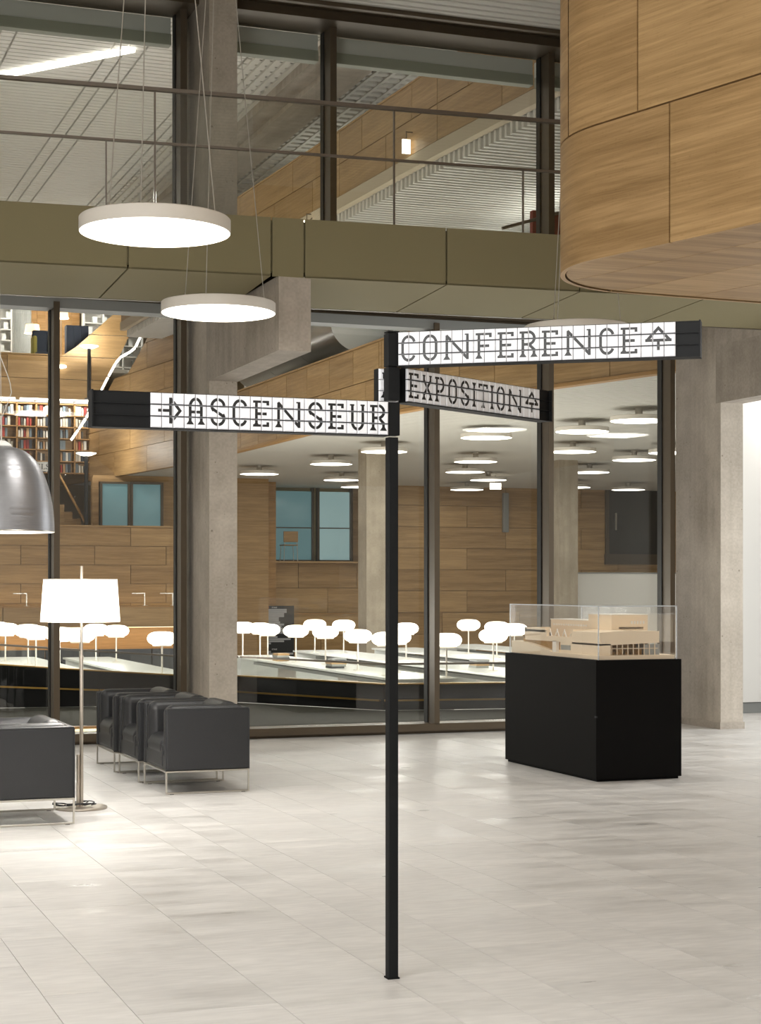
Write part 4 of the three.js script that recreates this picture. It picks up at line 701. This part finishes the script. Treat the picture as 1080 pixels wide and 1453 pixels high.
// ---- left part of the atrium: oak front wall, counter with lit recess, stairs, bookcase
{
  const w = struct('wall_atrium', 'oak panelled wall below the stairs across the atrium', 'wall', [5.3, 40.1, -0.4]);
  panelling(w, [0.9, 40], [9.75, 40], 0.3, 2.95, 6, 1.7, 0, 0.05); wpart(w, 'backing', box(0.9, 9.75, -0.4, 2.95, 40.05, 40.3), M.woods[1]); wpart(w, 'top_trim', box(0.9, 9.78, 2.95, 2.99, 39.96, 40.34), M.woods[2]); wpart(w, 'recess_wall', box(0.9, 9.75, -0.4, 0.95, 39.7, 40.0), M.woodPale);
  const c = thing('counter', 'oak counter front with a glowing recess below it', 'counter', [5.3, 38.4, -0.4]);
  for (let i = 0; i < 4; i++) wpart(c, 'counter_front', box(0.95 + i * 2.2, 3.13 + i * 2.2, 0.68, 1.1, 38.2, 38.26), wood()); wpart(c, 'counter_top', box(0.95, 9.75, 1.1, 1.13, 38.16, 39.0), M.woodPale); wpart(c, 'counter_core', box(0.95, 9.75, 0.66, 1.1, 38.26, 38.7), M.woods[1]);
  for (const u of [1.1, 5, 9.6]) wpart(c, 'counter_foot', box(u, u + 0.1, -0.4, 0.66, 38.4, 38.6), M.woods[1]);
  wpart(c, 'light_strip', box(1, 9.7, 0.63, 0.655, 38.9, 38.95), std({ color: 0xffffff, emissive: 0xffd9a0, emissiveIntensity: 2 }));
  areaLight(c, 8.6, 0.1, 9, new THREE.Color(1, 0.82, 0.58), new THREE.Vector3(0.05, 1.02, -0.6), new THREE.Vector3(0, -0.55, -1));
  for (const u of [5.9, 8.55, 9.2]) { const l = thing('counter_lamp', 'thin angled metal lamp standing on the oak counter', 'lamp', [u, 38.5, 1.13], { group: 'angled lamps on the oak counter' }); part(l, 'post', lbox(0.02, 0.28, 0.02, 0, 0.14, 0), M.steel); part(l, 'arm', lbox(0.3, 0.02, 0.03, -0.14, 0.28, 0), M.steel); part(l, 'base', lbox(0.1, 0.01, 0.1, 0, 0.005, 0), M.steel); }
  // window and wall behind the stair
  const wr = struct('wall_under_stair', 'oak wall with teal windows below the stair', 'wall', [10, 43.3, 2.9]); wpart(wr, 'wood', box(8.3, 12.9, -0.4, 4.37, 43.3, 43.45), M.woods[0]); wpart(wr, 'post', box(8.24, 8.4, 2.95, 4.3, 43.1, 43.3), M.woods[1]);
  for (const [a, b, l] of [[8.5, 9.15, 'teal lit window below the stair beside the oak post'], [9.28, 10.0, 'teal lit window below the stair beside the pillar']]) { const t = struct('window_' + (a < 9 ? 50 : 51), l, 'window', [(a + b) / 2, 43.2, 3]); wpart(t, 'pane', box(a, b, 3.05, 4.15, 43.2, 43.22), M.teal); wpart(t, 'frame', merged([box(a - 0.06, a, 3, 4.2, 43.12, 43.28), box(b, b + 0.06, 3, 4.2, 43.12, 43.28), box(a, b, 4.15, 4.2, 43.12, 43.28)]), M.bronzeFrame); }
  // stairs
  const st = thing('oak_stairs', 'oak staircase with a round wooden handrail beside the bookcase', 'stairs', [7.6, 44, 2.9]);
  for (let i = 0; i < 11; i++) wpart(st, 'step', box(6.0 + 0.21 * i, 6.208 + 0.21 * i, 2.95, 4.9 - 0.18 * i, 43.9, 44.6), wood());
  wpart(st, 'handrail', rod(V(7.3, 43.6, 4.75), V(8.25, 43.6, 3.0), 0.03, 10), M.woodPale); for (let i = 0; i < 3; i++) wpart(st, 'rail_bracket', rod(V(7.65 + i * 0.25, 43.6, 4.38 - i * 0.54), V(7.65 + i * 0.25, 43.95, 4.3 - i * 0.54), 0.012, 6), M.steel);
  wpart(st, 'landing', box(1, 6.1, 2.95, 4.5, 44.62, 45.28), M.woods[1]);
  { // grey lettering panel on the stairs
    const cv = document.createElement('canvas'); cv.width = 256; cv.height = 96; const c = cv.getContext('2d'); c.fillStyle = '#b9b7b2'; c.fillRect(0, 0, 256, 96); c.fillStyle = '#3a3937'; c.font = 'bold 84px serif'; c.fillText('OELS-', 6, 78);
    const t = new THREE.CanvasTexture(cv); t.colorSpace = THREE.SRGBColorSpace; const lp = thing('lettering_panel', 'small grey panel with dark letters on the oak stairs', 'sign', [7.05, 43.7, 4.43]);
    wpart(lp, 'panel', box(6.75, 7.35, 4.46, 4.7, 43.7, 43.74), M.greyBand); const g = new THREE.PlaneGeometry(0.58, 0.22); g.translate(7.05, 4.58, -43.697); wpart(lp, 'lettering', g, std({ map: t, roughness: 0.5 })); for (const u of [6.8, 7.25]) wpart(lp, 'bracket', box(u, u + 0.03, 4.43, 4.47, 43.7, 43.92), M.rail);
  }
  // bookcase with books
  const bc = thing('oak_bookcase', 'long oak bookcase full of books below the upper floor', 'bookcase', [7.5, 45.4, 4.5]);
  const us = [4.6, 5.14, 5.7, 6.22, 6.7, 7.2, 7.72, 8.2, 8.77], hs = [4.53, 4.83, 5.13, 5.43, 5.73, 6.03, 6.33];
  wpart(bc, 'back_board', box(4.6, 10.1, 4.5, 6.36, 45.62, 45.66), M.woods[0]);
  for (const u of [...us, 9.4, 10.05]) wpart(bc, 'upright', box(u - 0.018, u + 0.018, 4.5, 6.36, 45.3, 45.62), M.woodPale);
  for (const h of hs) wpart(bc, 'shelf', box(4.6, 10.07, h - 0.014, h + 0.014, 45.3, 45.62), M.woodPale);
  const cols = [0xece6da, 0xd9d3c4, 0xb5483a, 0x3f4650, 0xc9a27a, 0x7c8a94, 0xf3efe6, 0x8d2f2a, 0x56504a].map((c) => std({ color: c, roughness: 0.6 })), geos = [0.2, 0.225, 0.24, 0.185].map((h, i) => { const g = new THREE.BoxGeometry(0.045 + 0.012 * (i % 3), h, 0.16); g.translate(0, h / 2, 0); return g; });
  let n = 0; const names = ['cream', 'beige', 'red', 'slate', 'tan', 'blue-grey', 'white', 'dark red', 'brown'], shelfs = ['lowest', 'second lowest', 'third', 'fourth', 'second highest', 'highest'];
  for (let k = 2; k < us.length; k++) for (let r = 0; r < 6; r++) { const u0 = us[k] + 0.03, u1 = (us[k + 1] || 9.4) - 0.05; let u = u0 + 0.03; const stop = u0 + (u1 - u0) * (0.45 + 0.5 * rnd()); while (u < stop && n < 280) { const ci = Math.floor(rnd() * 9), b = new THREE.Mesh(geos[Math.floor(rnd() * 4)], cols[ci]); b.name = numbered('book'); b.castShadow = b.receiveShadow = true; b.position.copy(V(u, 45.42, hs[r] + 0.0145)); b.userData = { label: names[ci] + ' book on the ' + shelfs[r] + ' shelf of the oak bookcase', category: 'book', group: 'books in the long oak bookcase' }; scene.add(b); u += 0.071 + 0.004 * rnd(); n++; } }
  const ll = thing('shelf_light', 'row of bright linear lights above the oak bookcase', 'light', [7.5, 45.1, 6.4]); for (let i = 0; i < 5; i++) wpart(ll, 'light_tube', box(4.7 + i * 1.02, 5.6 + i * 1.02, 6.4, 6.44, 45.05, 45.11), M.glow); for (let i = 0; i < 5; i++) wpart(ll, 'holder', box(5.1 + i * 1.02, 5.14 + i * 1.02, 6.38, 6.42, 45.08, 45.4), M.rail);
  areaLight(ll, 5.2, 0.08, 22, NEUT, new THREE.Vector3(-0.3, -0.02, 0.03), new THREE.Vector3(0, -1, -0.35));
  // upper floor parapet and floor
  const up = struct('wall_upper_floor', 'oak panel band of the upper floor above the bookcase', 'wall', [5, 45.7, 6.4]);
  panelPoly(up, [1, 45.66], [11, 45.66], [[0, 6.42], [7.4, 6.42], [7.9, 6.5], [9.2, 9.3], [8.6, 9.1], [7.3, 7.9], [6.9, 7.64], [0, 7.64]], 0.61, 2.2, 0, 0.05);
  wpart(up, 'backing', box(1, 8.0, 6.42, 7.6, 45.72, 45.8), M.woods[1]); wpart(up, 'floor_slab', box(1, 12, 6.36, 6.42, 45.3, 52), M.slat); wpart(up, 'top_trim', box(1, 8, 7.64, 7.67, 45.62, 45.82), M.woods[2]); wpart(up, 'raised_floor', box(1, 12, 7.3, 7.4, 46, 52), M.slat);
  // luminous handrail of the stair
  const lh = thing('luminous_handrail', 'glowing handrail line climbing the stair', 'handrail', [8.2, 45.2, 5.4]);
  const hp2 = [V(8.02, 44.9, 5.35), V(8.42, 44.9, 5.95), V(9.2, 44.9, 7.42), V(9.33, 44.9, 7.58), V(9.6, 44.9, 7.74), V(9.72, 44.9, 7.85), V(10.15, 44.9, 8.75)];
  for (let i = 0; i < hp2.length - 1; i++) { const A = hp2[i], B = hp2[i + 1], k = Math.max(1, Math.round(A.distanceTo(B) / 0.45)); for (let j = 0; j < k; j++) wpart(lh, 'light_tube', rod(A.clone().lerp(B, (j + 0.05) / k), A.clone().lerp(B, (j + 0.95) / k), 0.03, 8), M.glow); }
  wpart(lh, 'rail_core', rod(hp2[0], hp2[2], 0.012, 6), M.rail);
  // tall mast lamps
  for (const [u, v, h0, h1, l] of [[8.5, 44.9, 6.45, 7.78, 'slim dark mast lamp with a glowing dish above the bookcase'], [7.88, 42, -0.4, 4.76, 'tall dark mast lamp with a glowing dish beside the stairs']]) { const t = thing('mast_lamp', l, 'lamp', [u, v, h0]); part(t, 'mast', cyl(0.055, 0.045, h1 - h0, 0, 0, 0, 16), M.darkPanel); part(t, 'dish', (() => { const g = lathe([[0.001, -0.02], [0.12, -0.005], [0.24, 0.045], [0.245, 0.06], [0.001, 0.075]], 40); g.translate(0, h1 - h0, 0); return g; })(), M.glow); part(t, 'base', cyl(0.12, 0.12, 0.02, 0, 0, 0, 24), M.darkPanel); const pl = new THREE.PointLight(WARM, 5); pl.position.set(0, h1 - h0 + 0.22, 0); pl.castShadow = true; pl.shadow.radius = 4; t.add(pl); }
  { const t = thing('wall_dish_lamp', 'small glowing dish lamp on the oak band of the upper floor', 'lamp', [7.9, 45.55, 7.35]); part(t, 'dish', (() => { const g = new THREE.SphereGeometry(0.13, 24, 12); g.scale(1, 0.4, 0.8); return g; })(), M.glow); part(t, 'arm', lbox(0.03, 0.03, 0.14, 0, 0, -0.1), M.rail); }
  // upper floor: white lit bookcases, curtains, lamps, armchair
  const shelf = (u0, u1, v, h0, h1, label, side) => { const b = thing('white_bookcase', label, 'bookcase', [(u0 + u1) / 2, v, h0]); wpart(b, 'back_board', box(u0, u1, h0, h1, v + 0.3, v + 0.33), M.white); for (let u = u0; u <= u1 + 0.01; u += (u1 - u0) / Math.max(1, Math.round((u1 - u0) / 0.5))) wpart(b, 'upright', box(u - 0.02, u + 0.02, h0, h1, v, v + 0.3), M.white); for (let h = h0; h < h1; h += 0.3) { wpart(b, 'shelf', box(u0, u1, h, h + 0.03, v, v + 0.3), M.white); for (let k = 0; k < 5; k++) { const x = u0 + 0.08 + (u1 - u0 - 0.2) * rnd(); wpart(b, 'book_row', box(x, x + 0.12, h + 0.03, h + 0.2 + 0.04 * rnd(), v + 0.06, v + 0.22), k % 2 ? M.greyBand : M.deskWhite); } } areaLight(b, u1 - u0, 0.1, 30, NEUT, new THREE.Vector3(0, h1 - h0 + 0.1, 0.5), new THREE.Vector3(0, -1, -0.35)); return b; };
  shelf(5.2, 6.95, 48, 7.4, 9.6, 'white lit bookcase on the upper floor beside the grey curtain'); shelf(8.95, 10.6, 48, 7.4, 9.7, 'white lit bookcase on the upper floor above the stair');
  const cu = thing('curtain', 'grey pleated curtain on the upper floor', 'curtain', [7.3, 48.2, 7.4]); for (let i = 0; i < 12; i++) wpart(cu, 'pleat', (() => { const g = new THREE.CylinderGeometry(0.035, 0.035, 2.2, 8); g.translate(7.03 + i * 0.042, 8.5, -48.25); return g; })(), M.greyBand);
  const cw = struct('wall_upper_booth', 'beige wood wall behind the upper floor lamps', 'wall', [8.2, 48.6, 7.4]); for (let i = 0; i < 6; i++) wpart(cw, 'board', box(7.5 + i * 0.24, 7.735 + i * 0.24, 7.4, 9.8, 48.6, 48.64), M.woodPale);
  for (const [u, v, h, l] of [[7.42, 47.4, 8.45, 'cream shade lamp above the olive armchair on the upper floor'], [8.2, 47.4, 8.9, 'cream shade lamp above the navy cupboard on the upper floor']]) { const t = thing('shade_lamp', l, 'lamp', [u, v, 7.4]); part(t, 'shade', (() => { const g = lathe([[0.21, h - 7.4], [0.18, h - 7.4 + 0.24]], 32); return g; })(), std({ color: 0xfff0d8, emissive: 0xffdcae, emissiveIntensity: 1.1, side: THREE.DoubleSide })); part(t, 'stem', cyl(0.012, 0.012, h - 7.4 + 0.3, 0, 0, 0, 8), M.steel); part(t, 'base', cyl(0.14, 0.14, 0.02, 0, 0, 0, 24), M.steel); const pl = new THREE.PointLight(WARM, 2.5); pl.position.set(0.03, h - 7.4 + 0.1, 0.05); pl.castShadow = true; t.add(pl); }
  const ac = thing('wing_chair', 'navy and olive high wing chair on the upper floor', 'armchair', [7.6, 46.5, 7.4]); part(ac, 'seat', rbox(0.6, 0.4, 0.6, 0.08, 0, 0.2, 0), M.navy); part(ac, 'backrest', rbox(0.6, 0.85, 0.16, 0.07, 0, 0.62, -0.24), M.navy); for (const s of [-1, 1]) part(ac, 'wing', rbox(0.12, 0.7, 0.4, 0.05, s * 0.27, 0.5, -0.05), s < 0 ? M.olive : M.navy);
  const nc = thing('navy_cupboard', 'tall navy cupboard on the upper floor', 'cupboard', [8.5, 46.7, 7.4]); for (let i = 0; i < 3; i++) part(nc, 'door', lbox(0.19, 1.2, 0.03, -0.2 + i * 0.2, 0.6, 0.15), M.navy); part(nc, 'body', lbox(0.6, 1.2, 0.27, 0, 0.6, 0), M.navy);
}
// ---- upper storey: parapet of level three, lit slatted ceiling below it
{
  const PU = [[8.3, 40], [8.628, 30.88], [8.86, 25.88], [9.01, 22.15], [9.2, 19.24], [9.26, 18.0]];
  const p = struct('upper_parapet', 'long oak panel parapet of the top level seen through the upper glass', 'parapet', [8.9, 26, 7.55]);
  for (let i = 0; i < PU.length - 1; i++) { const a = PU[i], b = PU[i + 1], L = segLen(a, b); panelling(p, a, b, 7.75, 8.78, 2, 1.9, 0.02, 0.06); wpart(p, 'backing', slabOn(a, b, 0, L, 7.75, 8.77, 0.06, 0.12), M.woods[1]); wpart(p, 'pale_band', slabOn(a, b, 0, L, 7.55, 7.74, 0.0, 0.12), M.paleBand); wpart(p, 'top_trim', slabOn(a, b, 0, L, 8.78, 8.8, 0, 0.14), M.woods[2]); }
  const s = struct('ceiling_mezzanine', 'brightly lit slatted ceiling of the mezzanine below the top level', 'ceiling', [16, 30, 7.4]);
  wpart(s, 'slab', planPoly([...PU.map(([u, v]) => [u + 0.1, v]), [30, 18.0], [30, 40]], 7.62, 7.9), M.slat);
  const sl = []; for (let v = 18.1; v < 39.9; v += 0.15) sl.push(box(edgeAt(PU, v) + 0.14, 29.9, 7.4, 7.56, v, v + 0.07)); wpart(s, 'ceiling_slats', merged(sl), M.white).userData.kind = 'stuff';
  const wb = struct('wall_top_level', 'pale glazed rear wall on the top level', 'wall', [13, 29, 7.9]); for (let i = 0; i < 9; i++) wpart(wb, 'wall_panel', box(13, 13.06, 7.9, 10.45, 18.2 + i * 2.4, 20.55 + i * 2.4), M.white);
  // white lit bookcases on the mezzanine, seen above its parapet; uplights on top are added to brighten the ceiling
  for (const [v0, v1, l] of [[22.6, 25.4, 'white lit bookcase on the mezzanine above the upper sign arm'], [25.6, 29.6, 'white lit bookcase on the mezzanine beside the silver duct'], [36.7, 39.6, 'white bookcase added for its uplight at the far end of the mezzanine']]) {
    const u = 11.2, b = thing('white_bookcase', l, 'bookcase', [u, (v0 + v1) / 2, 4.75]); wpart(b, 'back_board', box(u + 0.32, u + 0.35, 4.75, 6.7, v0, v1), M.white);
    const n = Math.round((v1 - v0) / 0.8); for (let i = 0; i <= n; i++) { const v = v0 + (v1 - v0) * i / n; wpart(b, 'upright', box(u, u + 0.32, 4.75, 6.7, v - 0.02, v + 0.02), M.white); }
    for (let h = 4.85; h < 6.75; h += 0.36) { wpart(b, 'shelf', box(u, u + 0.32, h, h + 0.03, v0, v1), M.white); for (let k = 0; k < n * 2; k++) { const v = v0 + 0.1 + (v1 - v0 - 0.4) * rnd(); wpart(b, 'book_row', box(u + 0.06, u + 0.25, h + 0.03, h + 0.2 + 0.08 * rnd(), v, v + 0.15 + 0.2 * rnd()), k % 3 ? M.greyBand : M.woodPale); } }
    wpart(b, 'uplight', box(u + 0.05, u + 0.3, 6.7, 6.76, v0 + 0.2, v1 - 0.2), M.lampBody);
    areaLight(b, 0.25, v1 - v0 - 0.4, 9, NEUT, new THREE.Vector3(0.18, 2.03, 0), UP); areaLight(b, v1 - v0, 0.12, 14, NEUT, new THREE.Vector3(-0.7, 2.2, 0), new THREE.Vector3(1, -1.1, 0), new THREE.Vector3(0, 0, 1));
  }
  const du = thing('silver_duct', 'polished silver duct on the mezzanine above the oak parapet', 'duct', [10.6, 31.5, 4.75]); for (let i = 0; i < 3; i++) wpart(du, 'duct_segment', (() => { const g = new THREE.CylinderGeometry(0.55, 0.55, 2.2, 40, 1); g.rotateX(Math.PI / 2); g.rotateY(0.0); g.translate(10.6, 6.42, -(30.9 + i * 2.22)); return g; })(), M.silver); for (let i = 0; i < 3; i++) wpart(du, 'duct_stand', box(10.5, 10.7, 4.76, 5.88, 30.9 + i * 2.2, 31.0 + i * 2.2), M.rail);
  const rw = thing('red_partition', 'red partition with a slanted metal rail behind the upper glass', 'partition', [9.3, 18.9, 4.75]); wpart(rw, 'panel', box(8.95, 10.2, 4.75, 6.12, 18.9, 18.98), M.red); wpart(rw, 'slanted_rail', rod(V(8.5, 18.8, 5.85), V(9.6, 18.8, 6.2), 0.02, 8), M.rail); wpart(rw, 'foot', box(8.95, 10.2, 4.74, 4.78, 18.8, 19.08), M.rail);
  const wk = struct('floor_upper_walkway', 'upper walkway floor behind the upper glass', 'floor', [10, 18.5, 4.6]); wpart(wk, 'slab', box(8.4, 13, 4.6, 4.74, 17.6, 19.3), M.slat);
  for (const [u, v, h, l] of [[8.9, 23.0, 7.76, 'lit exit sign hanging below the oak parapet of the top level'], [8.73, 27.1, 7.4, 'lit exit sign beside the curved glowing tube']]) { const e = thing('exit_sign', l, 'sign', [u, v, h]); part(e, 'lit_panel', lbox(0.12, 0.2, 0.03, 0, 0.1, 0), M.glowSoft); part(e, 'hanger', lbox(0.012, 0.12, 0.012, 0, 0.26, 0), M.rail); part(e, 'hanger_arm', lbox(0.12, 0.014, 0.014, 0.05, 0.31, 0), M.rail); }
  const cr = thing('curved_glow_tube', 'curved glowing tube behind the upper glass', 'handrail', [7.9, 26.3, 6.9]); wpart(cr, 'light_tube', tube([V(8.15, 26.9, 7.3), V(8.36, 26.95, 7.4), V(8.56, 27.0, 7.48), V(8.68, 27.05, 7.52)], 0.022, 8), M.glowSoft); wpart(cr, 'wall_arm', rod(V(8.68, 27.05, 7.52), V(8.83, 27.05, 7.66), 0.012, 6), M.rail);  // emissive curved tube with a short arm to the parapet
  for (const [u, v] of [[11.5, 21], [11.5, 27], [11.5, 33]]) { const l = thing('added_uplight', 'added linear uplight hidden behind the oak parapet of the top level', 'light', [u, v, 7.9], { group: 'added uplights of the top level' }); part(l, 'housing', lbox(0.2, 1.0, 1.6, 0, 0.5, 0), M.lampBody); areaLight(l, 0.3, 1.6, 8, NEUT, new THREE.Vector3(0, 1.02, 0), UP); }  // hidden uplights added to brighten the roof over the top level
  for (const [u, v, h] of [[2.2, 24, 7], [2.6, 30, 7], [3.0, 36, 7], [3.6, 42.5, 7.6]]) discLamp('added_atrium_pendant', 'added disc pendant lamp in the atrium, unseen left of the view', [u, v, h], 10.5, 1.2, 'added disc pendants of the atrium', { power: 0.35 });  // pendants added beyond the left edge as downlight for the atrium
  for (const v of [22, 27, 32, 37]) { const l = thing('added_wall_uplight', 'added linear uplight, unseen on the plain left wall of the atrium', 'light', [1.0, v, 7.5], { group: 'added uplights on the plain atrium wall' }); part(l, 'housing', lbox(0.2, 0.08, 1.6, 0, 0.04, 0), M.lampBody); areaLight(l, 0.2, 1.6, 1, NEUT, new THREE.Vector3(0.02, 0.1, 0), new THREE.Vector3(0.5, 1, 0)); }  // unseen wall lights added to lift the atrium roof
}
renderer.render(scene, camera);
